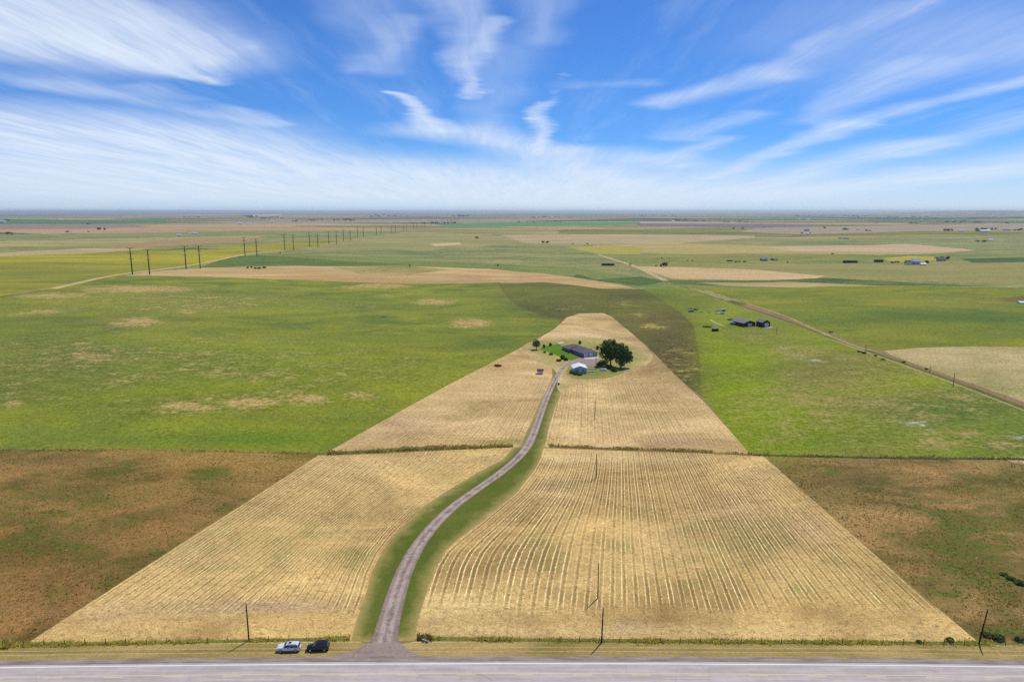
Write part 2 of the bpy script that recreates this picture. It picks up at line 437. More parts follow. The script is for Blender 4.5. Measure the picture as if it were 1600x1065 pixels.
# the big pastures
field('pasture', 'pasture', [(-900, 625), (0, 464), (60, 456), (110, 444), (180, 431), (260, 431), (400, 435), (550, 441), (650, 443), (780, 441), (820, 470), (875, 496), (872, 512), (700, 605), (512, 707), (400, 706), (0, 702), (-900, 704)], T(150, 150, 42), T(98, 114, 44), T(192, 160, 98), .001)
field('pasture', 'pasture', [(777, 443), (850, 441), (940, 451), (1010, 452), (1030, 466), (1062, 486), (1085, 510), (1093, 560), (1097, 620), (1050, 585), (985, 522), (950, 488), (905, 488), (873, 499), (840, 490), (810, 478), (790, 462)], T(124, 118, 44), T(94, 92, 40), T(182, 166, 76), .0006)
field('pasture', 'pasture', [(1005, 451), (1060, 448), (1110, 462), (1200, 494), (1380, 556), (1600, 636), (2500, 960), (2500, 722), (1600, 716), (1200, 713), (1165, 703), (1097, 620), (1093, 560), (1085, 510), (1062, 486), (1030, 466)], T(142, 152, 26), T(116, 124, 44), T(162, 142, 82), .0008)
field('pasture', 'pasture', [(1060, 447), (1130, 450), (1300, 447), (1600, 450), (2500, 452), (2500, 560), (1600, 541), (1500, 541), (1370, 547), (1290, 518), (1200, 484), (1110, 455)], T(146, 142, 26), T(100, 118, 36), T(182, 156, 76), .001)
field('pasture', 'pasture', [(1555, 466), (1600, 462), (2500, 460), (2500, 482), (1600, 475), (1570, 470)], T(110, 84, 58), T(98, 78, 54), None, .001)
field('hay_field', 'hay', [(1380, 548), (1440, 543), (1500, 541.5), (1600, 542), (2500, 560), (2500, 920), (1600, 628), (1480, 586), (1395, 556)], T(206, 182, 124), T(170, 156, 94), T(146, 140, 84), .0008)
# near, rough pastures either side
field('pasture', 'rough', [(-900, 704), (0, 702), (250, 702), (497, 707), (530, 714), (350, 862), (80, 1007), (-40, 1018), (-900, 1018)], T(182, 138, 78), T(104, 92, 42), T(100, 108, 36), .001)
field('pasture', 'rough', [(1190, 710), (1400, 716), (1600, 718), (2500, 722), (2500, 1010), (1480, 1006), (1250, 830), (1140, 712)], T(184, 146, 86), T(100, 92, 42), T(102, 112, 38), .001)
field('ground', 'pasture', [(1548, 714), (1620, 712), (1900, 716), (1900, 735), (1600, 724)], T(200, 172, 126), T(176, 150, 104), None, .001)
# mown hay
field('hay_field', 'hay', [(40, 1006), (170, 922), (300, 838), (400, 774), (497, 711), (600, 706), (800, 698), (1000, 705), (1190, 710), (1280, 790), (1400, 895), (1530, 1004), (1000, 1001), (650, 999), (300, 1003)], straw, straw2, straw3, .0005, rows=1)
field('hay_field', 'hay', [(510, 707), (570, 673), (640, 634), (700, 601), (780, 560), (835, 533), (866, 514), (885, 496), (905, 489.5), (943, 489), (955, 494), (985, 519), (1010, 540), (1050, 580), (1100, 628), (1172, 709), (1000, 703), (850, 698), (820, 698), (700, 700)], T(238, 202, 136), T(172, 140, 86), T(146, 140, 70), .0006, rows=1)
# verges and yard
field('verge', 'lawn', VL + [(812, 697), (834, 652), (848, 620), (862, 590), (862, 575), (872, 568), (880, 600), (874, 620), (862, 655), (852, 694)] + VR[::-1], T(110, 116, 42), T(80, 96, 26), T(150, 130, 76), .0008)
field('verge', 'pasture', sm([(815, 549), (822, 537), (838, 533), (880, 529), (940, 529), (985, 534), (1000, 545), (1020, 556), (1004, 574), (965, 588), (930, 596), (895, 602), (880, 614), (870, 604), (872, 588), (860, 572), (842, 566), (832, 558)]), T(186, 168, 98), T(136, 138, 62), T(104, 120, 36), .001)
field('lawn', 'lawn', [(842, 545), (858, 539), (874, 537), (880, 545), (912, 559), (906, 562), (893, 563), (880, 560), (866, 553)], T(98, 136, 10), T(84, 116, 14), None, .0006)
field('lawn', 'lawn', sm([(884, 582), (893, 570), (925, 568), (960, 574), (975, 582), (950, 590), (918, 592), (896, 591)]), T(112, 126, 50), T(140, 138, 66), None, .0008)
# roadside strip
field('verge', 'verge', [(-900, 1012), (0, 1006), (300, 1002), (545, 999), (600, 1010), (650, 1001), (1000, 1003), (1530, 1006), (2500, 1014), (2500, 1120), (-900, 1120)], T(196, 166, 104), T(142, 126, 66), T(108, 112, 44), .0004, rows=2)
field('verge', 'verge', [(30, 1004), (160, 1002.5), (300, 1000), (420, 997), (546, 995), (547, 999.5), (420, 1002), (300, 1005), (160, 1008), (30, 1009.5)], T(140, 138, 56), T(94, 98, 36), None, .0004)
field('verge', 'verge', [(652, 991), (680, 994), (800, 996), (1000, 998), (1200, 999.5), (1400, 1001), (1545, 1002.5), (1700, 1004), (1700, 1009), (1545, 1007.5), (1400, 1006), (1200, 1005), (1000, 1003.5), (800, 1001.5), (655, 1000)], T(140, 138, 56), T(94, 98, 36), None, .0004)
field('verge', 'verge', [(500, 707), (560, 703.5), (640, 698.5), (700, 696), (760, 696), (802, 695), (802, 698.5), (740, 701), (660, 705), (590, 708.5), (510, 711)], T(136, 124, 56), T(92, 92, 40), None, .0006)
field('verge', 'verge', [(858, 695.5), (950, 699), (1050, 702.5), (1180, 709.5), (1180, 712), (1050, 706), (950, 702), (858, 698)], T(150, 128, 64), T(96, 92, 42), None, .0006)
field('verge', 'verge', [(1180, 709.5), (1300, 712), (1440, 714.5), (1640, 716), (1640, 718.5), (1440, 717.5), (1300, 715), (1180, 712)], T(84, 98, 36), T(70, 80, 34), None, .0006)
# the gravel court and drive
YARD = [(905, 558.5), (933, 556), (938, 563), (934, 571), (918, 571), (905, 566), (893, 570), (886, 572), (888, 565)]
field('driveway', 'gravel', W(YARD), straw, straw, None, .0004, True)
field('driveway', 'gravel', drv_poly, straw, straw, None, .0006, True)
field('driveway', 'gravel', [(400, 1040), (440, 1031), (500, 1028), (535, 1021), (560, 1013), (574, 1004), (625, 1003), (640, 1016), (660, 1024), (720, 1029), (800, 1040)], straw, straw, None, .0006)
# farm track to the east: pale double track
def track(pts, w):
    line = [(*G(x, y)[:2], w) for x, y in pts]
    line = catmull(line, 20)
    return offset_line(line, -1) + offset_line(line, 1)[::-1]
TRK = [(935, 397), (985, 413), (1040, 438), (1100, 459), (1200, 491), (1300, 528), (1380, 556), (1500, 599), (1600, 637), (1800, 714), (2200, 860)]
field('dirt_track', 'verge', track(TRK, 1.7), T(124, 116, 56), T(92, 96, 40), None, .0008, True)
field('dirt_track', 'verge', track([(1085, 451), (1200, 484), (1290, 522), (1350, 545), (1372, 549)], 1.6), T(180, 164, 96), T(136, 134, 62), None, .0008, True)
field('dirt_track', 'verge', track([(x, y + 1.2 + (y - 400) * .012) for x, y in TRK if y > 500], .5), T(206, 184, 140), T(170, 156, 100), None, .0004, True)
field('dirt_track', 'verge', track([(935, 397.6), (985, 413.6), (1040, 438.6)], 4.5), T(206, 176, 124), T(190, 160, 110), None, .0008, True)
field('dirt_track', 'verge', track([(82, 451), (130, 440), (180, 430), (240, 422), (300, 414), (380, 398), (445, 391)], 5.5), T(212, 186, 124), T(190, 164, 104), None, .001, True)
field('dirt_track', 'verge', track([(1131, 509), (1122, 506), (1115, 503), (1110, 499)], 1.1), T(204, 184, 140), T(170, 156, 90), None, .0012, True)

# patches on the vertices: (px, py, half width px, half height px, strength)
DRY = [(250, 560, 700, 90, .43), (1350, 620, 400, 90, .50), (1450, 500, 400, 40, .25), (900, 480, 120, 20, .34), (1060, 560, 60, 60, .42), (300, 470, 500, 30, .44),
       (380, 850, 300, 90, .52), (1050, 850, 420, 110, .52), (1500, 840, 200, 120, .58), (100, 820, 200, 120, .54), (1000, 630, 200, 60, .4), (700, 640, 200, 50, .4),
       (220, 452, 90, 7, .9), (90, 462, 70, 6, .8), (60, 488, 60, 6, .6), (215, 503, 40, 8, .95), (290, 487, 20, 5, .8), (360, 484, 40, 7, .5), (30, 492, 40, 4, .5), (600, 447, 60, 6, .7),
       (680, 471, 34, 5, 1.), (735, 505, 36, 8, .9), (605, 462, 40, 4, .5), (570, 542, 60, 10, .35), (290, 636, 50, 10, .8), (390, 628, 60, 12, .7), (470, 622, 60, 14, .65), (560, 620, 50, 14, .5), (20, 632, 30, 8, .6),
       (60, 600, 60, 8, .3), (640, 540, 50, 10, .35), (430, 470, 60, 6, .4), (820, 485, 30, 6, .3), (560, 450, 40, 4, .8), (20, 620, 60, 12, .4),
       # dark field light patches
       (1020, 510, 22, 5, .9), (980, 475, 40, 10, .5), (1000, 492, 30, 6, .5), (1030, 540, 30, 10, .3),
       # right pasture
       (1180, 528, 40, 9, .5), (1240, 550, 60, 14, .75), (1320, 600, 90, 24, .6), (1420, 650, 90, 22, .75), (1500, 680, 90, 20, .7), (1330, 560, 60, 14, .5), (1560, 690, 60, 22, .6), (1460, 690, 50, 12, .85), (1130, 495, 24, 6, .7),
       (1220, 610, 30, 14, .3), (1390, 610, 40, 12, .5), (1150, 470, 60, 8, .55), (1080, 460, 50, 6, .45),
       # tan hill red part
       (740, 432, 50, 8, .9), (820, 434, 60, 6, .6), (560, 430, 60, 4, .3),
       # green in the rough pastures
       (195, 730, 40, 16, .75), (150, 780, 50, 12, .75), (60, 740, 30, 8, .6), (30, 800, 30, 14, .6), (330, 740, 60, 20, .7), (440, 730, 60, 12, .6), (120, 830, 60, 16, .45), (360, 790, 20, 8, .6), (50, 920, 50, 12, .5), (10, 990, 20, 8, .8), (120, 935, 14, 8, .6), (250, 860, 70, 20, .3),
       (1300, 735, 22, 8, .7), (1400, 830, 60, 22, .65), (1560, 800, 60, 30, .55), (1520, 740, 60, 10, .6), (1480, 930, 60, 20, .7), (1580, 900, 50, 12, .5), (1560, 985, 40, 12, .9), (1420, 870, 40, 24, .5), (1590, 745, 30, 10, .6),
       # green tinges in the hay
       (480, 830, 60, 24, .75), (660, 800, 40, 16, .6), (560, 870, 40, 30, .7), (840, 840, 60, 30, .5), (790, 880, 40, 30, .45), (1000, 800, 60, 20, .5), (960, 880, 30, 30, .6), (520, 930, 60, 14, .5), (400, 950, 100, 14, .45), (1070, 960, 30, 8, .4), (780, 690, 90, 5, .7), (640, 700, 60, 4, .5), (900, 960, 40, 10, .3), (1290, 880, 40, 16, .8), (1250, 920, 40, 14, .75), (1400, 940, 60, 12, .6), (1090, 770, 30, 10, .4), (1150, 850, 40, 20, .4), (970, 580, 40, 8, .5), (920, 530, 90, 6, .5),
       (920, 506, 12, 2.5, .8), (450, 985, 100, 8, .5), (200, 990, 80, 6, .3), (1230, 860, 30, 30, .3), (950, 900, 90, 30, .25),
       # verge, yard
       (620, 820, 30, 30, .35), (700, 770, 40, 12, .5), (580, 990, 20, 8, .5), (850, 550, 20, 6, .4), (300, 1012, 200, 5, .4)]
# the flowering white weed and lush areas use A/B colour changes per patch: (px, py, rx, ry, colour, strength)
TINT = [(1290, 580, 110, 34, T(130, 120, 60), .85), (1420, 640, 120, 26, T(124, 118, 56), .8), (1190, 525, 60, 16, T(132, 124, 62), .7), (1340, 690, 120, 18, T(128, 122, 52), .6), (1550, 600, 60, 20, T(110, 120, 48), .5), (1090, 470, 60, 8, T(122, 124, 54), .6),
        (1045, 530, 50, 50, T(96, 84, 46), .7), (990, 500, 60, 14, T(128, 116, 56), .6), (850, 470, 60, 10, T(96, 92, 44), .4),
        (560, 590, 80, 16, T(134, 122, 56), .5), (200, 500, 120, 10, T(124, 120, 64), .6), (60, 590, 100, 20, T(118, 112, 58), .6), (300, 640, 160, 16, T(124, 122, 50), .5), (640, 545, 60, 12, T(130, 122, 56), .5),
        (150, 770, 160, 20, T(120, 110, 50), .5), (1480, 880, 120, 50, T(110, 106, 46), .5), (1300, 770, 60, 20, T(124, 110, 56), .4), (1570, 760, 60, 20, T(108, 112, 42), .6),
        (250, 610, 260, 60, T(134, 144, 18), .5), (560, 580, 200, 60, T(140, 148, 26), .6), (330, 560, 200, 30, T(100, 120, 44), .5), (420, 470, 300, 20, T(112, 128, 46), .4), (120, 560, 120, 40, T(92, 112, 46), .6), (60, 680, 200, 14, T(112, 128, 50), .6), (400, 685, 150, 12, T(96, 128, 22), .7),
        (1150, 600, 60, 90, T(134, 152, 4), .95), (1210, 660, 90, 40, T(134, 152, 4), .9), (1110, 520, 20, 40, T(140, 152, 10), .7), (1050, 462, 60, 12, T(126, 140, 20), .7), (1500, 640, 120, 30, T(84, 112, 40), .7), (1300, 690, 120, 18, T(104, 128, 34), .5), (1580, 690, 60, 30, T(70, 100, 42), .6),
        (830, 455, 60, 12, T(118, 124, 44), .8), (900, 480, 90, 10, T(112, 114, 46), .6), (1050, 580, 40, 60, T(92, 78, 44), .8), (1000, 462, 60, 10, T(84, 84, 44), .6), (860, 492, 40, 10, T(84, 88, 40), .7),
        (1450, 490, 200, 12, T(84, 112, 44), .7), (1500, 470, 200, 8, T(146, 142, 50), .7), (1250, 480, 60, 14, T(140, 142, 48), .6), (1400, 520, 160, 10, T(132, 138, 44), .7), (1580, 500, 80, 12, T(80, 108, 42), .6),
        (100, 405, 160, 6, T(182, 168, 40), .6), (330, 400, 120, 8, T(196, 176, 36), .9), (60, 425, 140, 8, T(128, 132, 50), .7), (240, 410, 80, 6, T(176, 164, 40), .7), (40, 450, 80, 7, T(150, 148, 38), .6),
        (200, 850, 200, 60, T(150, 114, 60), .35), (60, 900, 120, 40, T(132, 100, 48), .4), (100, 720, 120, 12, T(164, 130, 80), .6), (440, 720, 60, 8, T(150, 130, 66), .5), (1350, 720, 100, 12, T(150, 118, 76), .6), (1260, 760, 60, 20, T(146, 116, 72), .6),
        (1200, 735, 40, 10, T(150, 118, 76), .5)]
HTINT = [(1290, 580, 110, 34, T(130, 120, 60), .85), (1420, 640, 120, 26, T(124, 118, 56), .8), (1190, 525, 60, 16, T(132, 124, 62), .7), (1340, 690, 120, 18, T(128, 122, 52), .6), (1550, 600, 60, 20, T(110, 120, 48), .5), (1090, 470, 60, 8, T(122, 124, 54), .6),
        (1045, 530, 50, 50, T(96, 84, 46), .7), (990, 500, 60, 14, T(128, 116, 56), .6), (850, 470, 60, 10, T(96, 92, 44), .4),
        (560, 590, 80, 16, T(134, 122, 56), .5), (200, 500, 120, 10, T(124, 120, 64), .6), (60, 590, 100, 20, T(118, 112, 58), .6), (300, 640, 160, 16, T(124, 122, 50), .5), (640, 545, 60, 12, T(130, 122, 56), .5),
        (150, 770, 160, 20, T(120, 110, 50), .5), (1480, 880, 120, 50, T(110, 106, 46), .5), (1300, 770, 60, 20, T(124, 110, 56), .4), (1570, 760, 60, 20, T(108, 112, 42), .6),
        (720, 955, 90, 30, T(236, 204, 134), .8), (760, 985, 160, 8, T(240, 208, 138), .8), (1100, 985, 260, 9, T(236, 202, 134), .8), (1400, 985, 140, 10, T(232, 196, 124), .7), (960, 715, 160, 9, T(234, 204, 140), .8), (870, 760, 40, 20, T(230, 196, 134), .5),
         (560, 730, 110, 12, T(232, 198, 130), .8), (640, 715, 140, 6, T(232, 198, 130), .6), (300, 860, 60, 30, T(222, 184, 128), .5), (180, 960, 80, 24, T(226, 190, 128), .7), (440, 945, 120, 8, T(196, 160, 128), .7), (330, 950, 100, 10, T(190, 160, 120), .5), (420, 985, 120, 8, T(214, 178, 108), .5),
         (1150, 800, 60, 30, T(206, 168, 124), .5), (1250, 830, 50, 24, T(208, 168, 126), .5), (1050, 850, 60, 40, T(214, 176, 124), .4), (880, 900, 80, 30, T(222, 184, 122), .4), (980, 980, 30, 10, T(214, 186, 140), .8), (1180, 740, 80, 10, T(190, 156, 110), .5), (620, 660, 60, 24, T(180, 150, 116), .5), (900, 525, 50, 8, T(236, 202, 150), .7), (780, 600, 60, 24, T(222, 190, 132), .4), (1060, 690, 60, 10, T(184, 156, 120), .5)]
WHITE = [(1225, 544, 44, 8, .7), (1275, 562, 22, 4, .9), (1318, 607, 20, 5, .9), (1440, 662, 44, 7, .95), (1390, 648, 40, 6, .6), (1590, 683, 24, 7, .8), (1400, 565, 10, 3, .6), (1140, 519, 12, 2.5, .6), (1160, 514, 40, 2, .4), (1480, 615, 10, 6, .4)]

def patch_field(X, Y, Z, lst):
    d = np.stack([X, Y * CP - (Z - H) * SP, Y * SP + (Z - H) * CP])
    zc = np.maximum(d[1], 1)
    px = 800 + F * d[0] / zc; py = 532.5 - F * d[2] / zc
    return px, py

# patches are kept as world ellipses so that they lie on the ground
def ell(px, py, rx, ry):
    c = G(px, py); m = mpp(px, py)
    a = G(px, py - ry); b = G(px, py + ry)
    return c.x, c.y, rx * m, max(2, abs(a.y - b.y) / 2)
def blob(X, Y, e):
    cx, cy, ax, ay = e
    # shear with the bearing so that the patch lies along the line of sight
    k = cx / cy if cy > 1 else 0
    dx = (X - cx) - k * (Y - cy)
    q = (dx / ax) ** 2 + ((Y - cy) / ay) ** 2
    return np.exp(-q * .9)

# ------------------------------------------------------------------ triangulate the ground once, all borders shared
pts = []; edges = []
def gadd(x, y): pts.append(Vector((x, y)))
r = 6.0
rr = random.Random(3)
while r < 72000:
    dr = max(2.2, .0165 * r) if r < 1500 else .05 * r
    front = dr / r
    n_f = int(2.0 / front); n_b = max(10, int(4.28 / (front * 4)))
    for i in range(n_f):
        a = -1.0 + 2.0 * (i + rr.random() * .7) / n_f
        q = r + rr.uniform(-.3, .3) * dr
        gadd(q * sin(a), q * cos(a))
    for i in range(n_b):
        a = 1.0 + 4.28 * (i + .5) / n_b
        gadd(r * sin(a), r * cos(a))
    r += dr
for i in range(60):
    a = i / 60 * 2 * pi; gadd(76000 * sin(a), 76000 * cos(a))
gadd(0, 0)
for fo, fm, poly, *_ in FIELDS:
    s = len(pts)
    for x, y in poly: gadd(x, y)
    n = len(poly)
    edges += [(s + i, s + (i + 1) % n) for i in range(n)]
res = delaunay_2d_cdt(pts, edges, [], 0, 1e-3, False)
V2 = np.array([(v.x, v.y) for v in res[0]]); TR = np.array([f for f in res[2] if len(f) == 3])
X, Y = V2[:, 0], V2[:, 1]; Z = terr(X, Y)
a = V2[TR[:, 1]] - V2[TR[:, 0]]; b2 = V2[TR[:, 2]] - V2[TR[:, 0]]
cr = a[:, 0] * b2[:, 1] - a[:, 1] * b2[:, 0]
TR[cr < 0] = TR[cr < 0][:, ::-1]
cen = V2[TR].mean(1)
reg = np.full(len(TR), -1)
for i, (fo, fm, poly, *_) in enumerate(FIELDS):
    reg[inside(poly, cen[:, 0], cen[:, 1])] = i
DRY = [(a_, b_, c_ * 1.35, d_ * 1.25, e_ * .78) if e_ >= .75 else (a_, b_, c_, d_, e_) for a_, b_, c_, d_, e_ in DRY]
WHITE = [(a_, b_, c_ * 1.3, d_ * 1.2, e_ * .66) for a_, b_, c_, d_, e_ in WHITE]
dry = np.zeros(len(X))
for px, py, rx, ry, s in DRY:
    dry = np.maximum(dry, s * blob(X, Y, ell(px, py, rx, ry)))
white = np.zeros(len(X))
for px, py, rx, ry, s in WHITE:
    white = np.maximum(white, s * blob(X, Y, ell(px, py, rx, ry)))
tints = [(blob(X, Y, ell(px, py, rx, ry)) * s, c) for px, py, rx, ry, c, s in TINT]
htints = [(blob(X, Y, ell(px, py, rx, ry)) * s, c) for px, py, rx, ry, c, s in HTINT]
rowc = row_coord(X, Y); rowa = row_amt(X, Y)
lat = np.full(len(X), 9.0)
near = np.where((Y > DRVY.min() - 12) & (Y < DRVY.max() + 12) & (np.abs(X) < 110))[0]
best = np.full(len(near), 1e9)
for i in range(len(DRVX) - 1):
    ax, ay, bx, by = DRVX[i], DRVY[i], DRVX[i + 1], DRVY[i + 1]
    ux, uy = bx - ax, by - ay; L2_ = ux * ux + uy * uy
    qx, qy = X[near] - ax, Y[near] - ay
    t_ = np.clip((qx * ux + qy * uy) / L2_, 0, 1)
    dd_ = np.hypot(qx - ux * t_, qy - uy * t_); sg = np.sign(ux * qy - uy * qx)
    k_ = dd_ < best; best[k_] = dd_[k_]; lat[near[k_]] = (dd_ * sg)[k_]
print('ground', len(X), len(TR), time.time() - T0)

_e = [G(0, 1043), G(800, 1036.6), G(1600, 1042)]
ROADFIT = np.polyfit([p.x for p in _e], [p.y for p in _e], 2)
FEATHER = {}
for i, f_ in enumerate(FIELDS):
    if f_[1] == 'lawn' and f_[0] == 'verge': FEATHER[i] = (3.2, T(190, 166, 100), T(150, 138, 74))
    if f_[0] == 'verge' and f_[1] == 'pasture': FEATHER[i] = (11, T(220, 188, 130), T(176, 148, 96))
    if f_[0] == 'lawn' and len(f_[2]) and f_[3] == T(112, 126, 50): FEATHER[i] = (10, T(170, 154, 86), T(150, 140, 76))
def build_ground(name, kind='structure'):
    if name == 'ground': sel = np.array([(q < 0) or FIELDS[q][0] == 'ground' for q in reg])
    else: sel = np.array([(q >= 0) and FIELDS[q][0] == name for q in reg])
    tr = TR[sel]; rg = reg[sel]
    used, inv = np.unique(tr, return_inverse=True)
    inv = inv.reshape(-1, 3)
    me = bpy.data.meshes.new(name)
    me.vertices.add(len(used)); me.loops.add(len(tr) * 3); me.polygons.add(len(tr))
    co = np.stack([X[used], Y[used], Z[used]], 1)
    me.vertices.foreach_set('co', co.ravel().astype('f'))
    me.loops.foreach_set('vertex_index', inv.ravel().astype('i'))
    me.polygons.foreach_set('loop_start', np.arange(0, len(tr) * 3, 3, dtype='i'))
    mats = []
    mi = np.zeros(len(tr), 'i')
    nl = len(tr) * 3
    A = np.zeros((nl, 4)); B = np.zeros((nl, 4)); D = np.zeros((nl, 4)); A[:, 3] = B[:, 3] = D[:, 3] = 1
    ra = np.zeros(nl); rc = np.zeros(nl); dv = dry[tr].ravel(); wv = white[tr].ravel()
    for q in np.unique(rg):
        mk = 'far' if q < 0 else FIELDS[q][1]
        if mk not in mats: mats.append(mk)
        s = rg == q
        mi[s] = mats.index(mk)
        if q < 0: continue
        l = np.repeat(s, 3)
        A[l, :3] = FIELDS[q][3]; B[l, :3] = FIELDS[q][4]; D[l, :3] = FIELDS[q][5]
        if FIELDS[q][0] in ('pasture', 'hay_field'):
            vi = tr[s].ravel()
            for w, c in (tints if FIELDS[q][0] == 'pasture' else htints):
                k = w[vi][:, None]
                if k.max() < .02: continue
                A[l, :3] = A[l, :3] * (1 - k) + np.array(c) * k
                B[l, :3] = B[l, :3] * (1 - k * .7) + np.array(c) * .82 * k * .7
        if FIELDS[q][6]:
            if FIELDS[q][6] == 2:
                ra[l] = .45; rc[l] = (Y - np.polyval(ROADFIT, np.clip(X, -130, 130)))[tr[s]].ravel()
            else: ra[l] = rowa[tr[s]].ravel(); rc[l] = rowc[tr[s]].ravel()
        if q in FEATHER:
            wd_, tA, tB = FEATHER[q]; vi = tr[s].ravel(); uq, iv = np.unique(vi, return_inverse=True)
            P_ = np.array(FIELDS[q][2]); dm = np.full(len(uq), 1e9)
            for (ax, ay), (bx, by) in zip(P_, np.roll(P_, -1, 0)):
                ux, uy = bx - ax, by - ay; l2 = ux * ux + uy * uy + 1e-9
                t_ = np.clip(((X[uq] - ax) * ux + (Y[uq] - ay) * uy) / l2, 0, 1)
                dm = np.minimum(dm, np.hypot(X[uq] - ax - ux * t_, Y[uq] - ay - uy * t_))
            k = (.9 * (1 - sst(0, wd_, dm)))[iv][:, None]
            A[l, :3] = A[l, :3] * (1 - k) + np.array(tA) * k; B[l, :3] = B[l, :3] * (1 - k) + np.array(tB) * k
        if mk == 'gravel':
            rc[l] = lat[tr[s]].ravel()
            if poly_is_court(q): rc[l] = 1.6
    if name == 'pasture':
        k = (wv > dv)[:, None] * 1.0
        D[:, :3] = D[:, :3] * (1 - k) + np.array(T(188, 186, 158)) * k
        dv = np.maximum(dv, wv)
    for nm, arr in (('A', A), ('B', B), ('D', D)):
        at = me.attributes.new(nm, 'FLOAT_COLOR', 'CORNER'); at.data.foreach_set('color', arr.ravel().astype('f'))
    for nm, arr in (('row', rc), ('rowamt', ra), ('dry', dv)):
        at = me.attributes.new(nm, 'FLOAT', 'CORNER'); at.data.foreach_set('value', arr.astype('f'))
    for k in mats: me.materials.append(M[k])
    me.polygons.foreach_set('material_index', mi)
    me.polygons.foreach_set('use_smooth', np.ones(len(tr), bool))
    me.update(calc_edges=True); me.validate()
    o = bpy.data.objects.new(name, me); COL.objects.link(o); o['kind'] = kind
    return o
GRAV = [i for i, f in enumerate(FIELDS) if f[1] == 'gravel']
def poly_is_court(q): return q in (GRAV[0], GRAV[2])
for nm in ('ground', 'pasture', 'hay_field', 'verge', 'lawn', 'driveway', 'dirt_track'):
    build_ground(nm)

# ------------------------------------------------------------------ mesh helpers
def obj(name, verts, faces, m, parent=None, smooth=False, mats=None, mi=None):
    me = bpy.data.meshes.new(name)
    me.from_pydata(verts, [], faces)
    for k in (mats or [m]): me.materials.append(k)
    if mi: me.polygons.foreach_set('material_index', mi)
    if smooth: me.polygons.foreach_set('use_smooth', [True] * len(faces))
    me.update()
    o = bpy.data.objects.new(name, me); COL.objects.link(o)
    if parent: o.parent = parent
    return o
def tag(o, label, cat, group=None, kind=None):
    o['label'] = label; o['category'] = cat
    if group: o['group'] = group
    if kind: o['kind'] = kind
    return o
def thing(name, label, cat, loc, rz=0, group=None):
    o = bpy.data.objects.new(name, None); COL.objects.link(o)
    o.location = loc; o.rotation_euler = (0, 0, rz); o.empty_display_size = .5
    return tag(o, label, cat, group)
class MB:
    def __init__(s): s.v = []; s.f = []
    def add(s, v, f):
        k = len(s.v); s.v += [tuple(p) for p in v]; s.f += [tuple(i + k for i in q) for q in f]; return s
    def box(s, x0, x1, y0, y1, z0, z1):
        v = [(x0, y0, z0), (x1, y0, z0), (x1, y1, z0), (x0, y1, z0), (x0, y0, z1), (x1, y0, z1), (x1, y1, z1), (x0, y1, z1)]
        return s.add(v, [(3, 2, 1, 0), (4, 5, 6, 7), (0, 1, 5, 4), (1, 2, 6, 5), (2, 3, 7, 6), (3, 0, 4, 7)])
    def prism(s, poly, z0, z1):
        n = len(poly)
        v = [(x, y, z0) for x, y in poly] + [(x, y, z1) for x, y in poly]
        return s.add(v, [tuple(range(n))[::-1], tuple(range(n, 2 * n))] + [(i, (i + 1) % n, n + (i + 1) % n, n + i) for i in range(n)])
    def tube(s, path, rad, n=8, cap=True):
        path = [Vector(p) for p in path]
        if not isinstance(rad, (list, tuple)): rad = [rad] * len(path)
        rings = []
        for i, p in enumerate(path):
            d = (path[min(i + 1, len(path) - 1)] - path[max(i - 1, 0)]).normalized()
            u = d.cross(Vector((0, 0, 1)) if abs(d.z) < .9 else Vector((1, 0, 0))).normalized(); w = d.cross(u)
            rings.append([p + (u * cos(2 * pi * k / n) + w * sin(2 * pi * k / n)) * rad[i] for k in range(n)])
        k0 = len(s.v)
        for r_ in rings: s.v += [tuple(q) for q in r_]
        for i in range(len(rings) - 1):
            for k in range(n):
                a_ = k0 + i * n + k; b_ = k0 + i * n + (k + 1) % n
                s.f.append((a_, b_, b_ + n, a_ + n))
        if cap:
            s.f.append(tuple(k0 + k for k in range(n))); s.f.append(tuple(k0 + (len(rings) - 1) * n + k for k in range(n))[::-1])
        return s
    def build(s, name, m, parent=None, smooth=False): return obj(name, s.v, s.f, m, parent, smooth)

# ------------------------------------------------------------------ highway
M['white_line'] = mat('white_road_paint', T(252, 250, 250), .7, .08, 3)
M['yellow_line'] = mat('yellow_road_paint', T(240, 208, 136), .7, .1, 3)
e0, e1, e2 = G(0, 1043), G(800, 1036.6), G(1600, 1042)
cf = np.polyfit([e0.x, e1.x, e2.x], [e0.y, e1.y, e2.y], 2)
def yedge(x):
    xc = max(-130, min(130, x)); y = float(np.polyval(cf, xc)); s = 2 * cf[0] * xc + cf[1]
    return y + s * (x - xc)
LANE = G(800, 1036.6).y - G(800, 1053).y
XS = [-3000, -2000, -1200, -700, -400, -250] + list(range(-200, 201, 5)) + [250, 400, 700, 1200, 2000, 3000]
def ribbon(mb, o1, o2, z, x0=-3000, x1=3000, step=None, crown=0, thick=0.0):
    xs = [x for x in XS if x0 < x < x1]; xs = [x0] + xs + [x1]
    k = len(mb.v)
    for x in xs:
        mb.v.append((x, yedge(x) + o1, z)); mb.v.append((x, yedge(x) + o2, z))
    for i in range(len(xs) - 1):
        mb.f.append((k + 2 * i, k + 2 * i + 1, k + 2 * i + 3, k + 2 * i + 2)[::-1] if o1 < o2 else (k + 2 * i, k + 2 * i + 1, k + 2 * i + 3, k + 2 * i + 2))
def solid_ribbon(mb, o1, o2, z0, z1):
    k = len(mb.v)
    for x in XS:
        ye = yedge(x)
        mb.v += [(x, ye + o1 - .3, z0), (x, ye + o1, z1), (x, ye + (o1 + o2) / 2, z1 + .0), (x, ye + o2, z1), (x, ye + o2 + .3, z0)]
    for i in range(len(XS) - 1):
        for j in range(4):
            a_ = k + i * 5 + j
            mb.f.append((a_, a_ + 5, a_ + 6, a_ + 1))
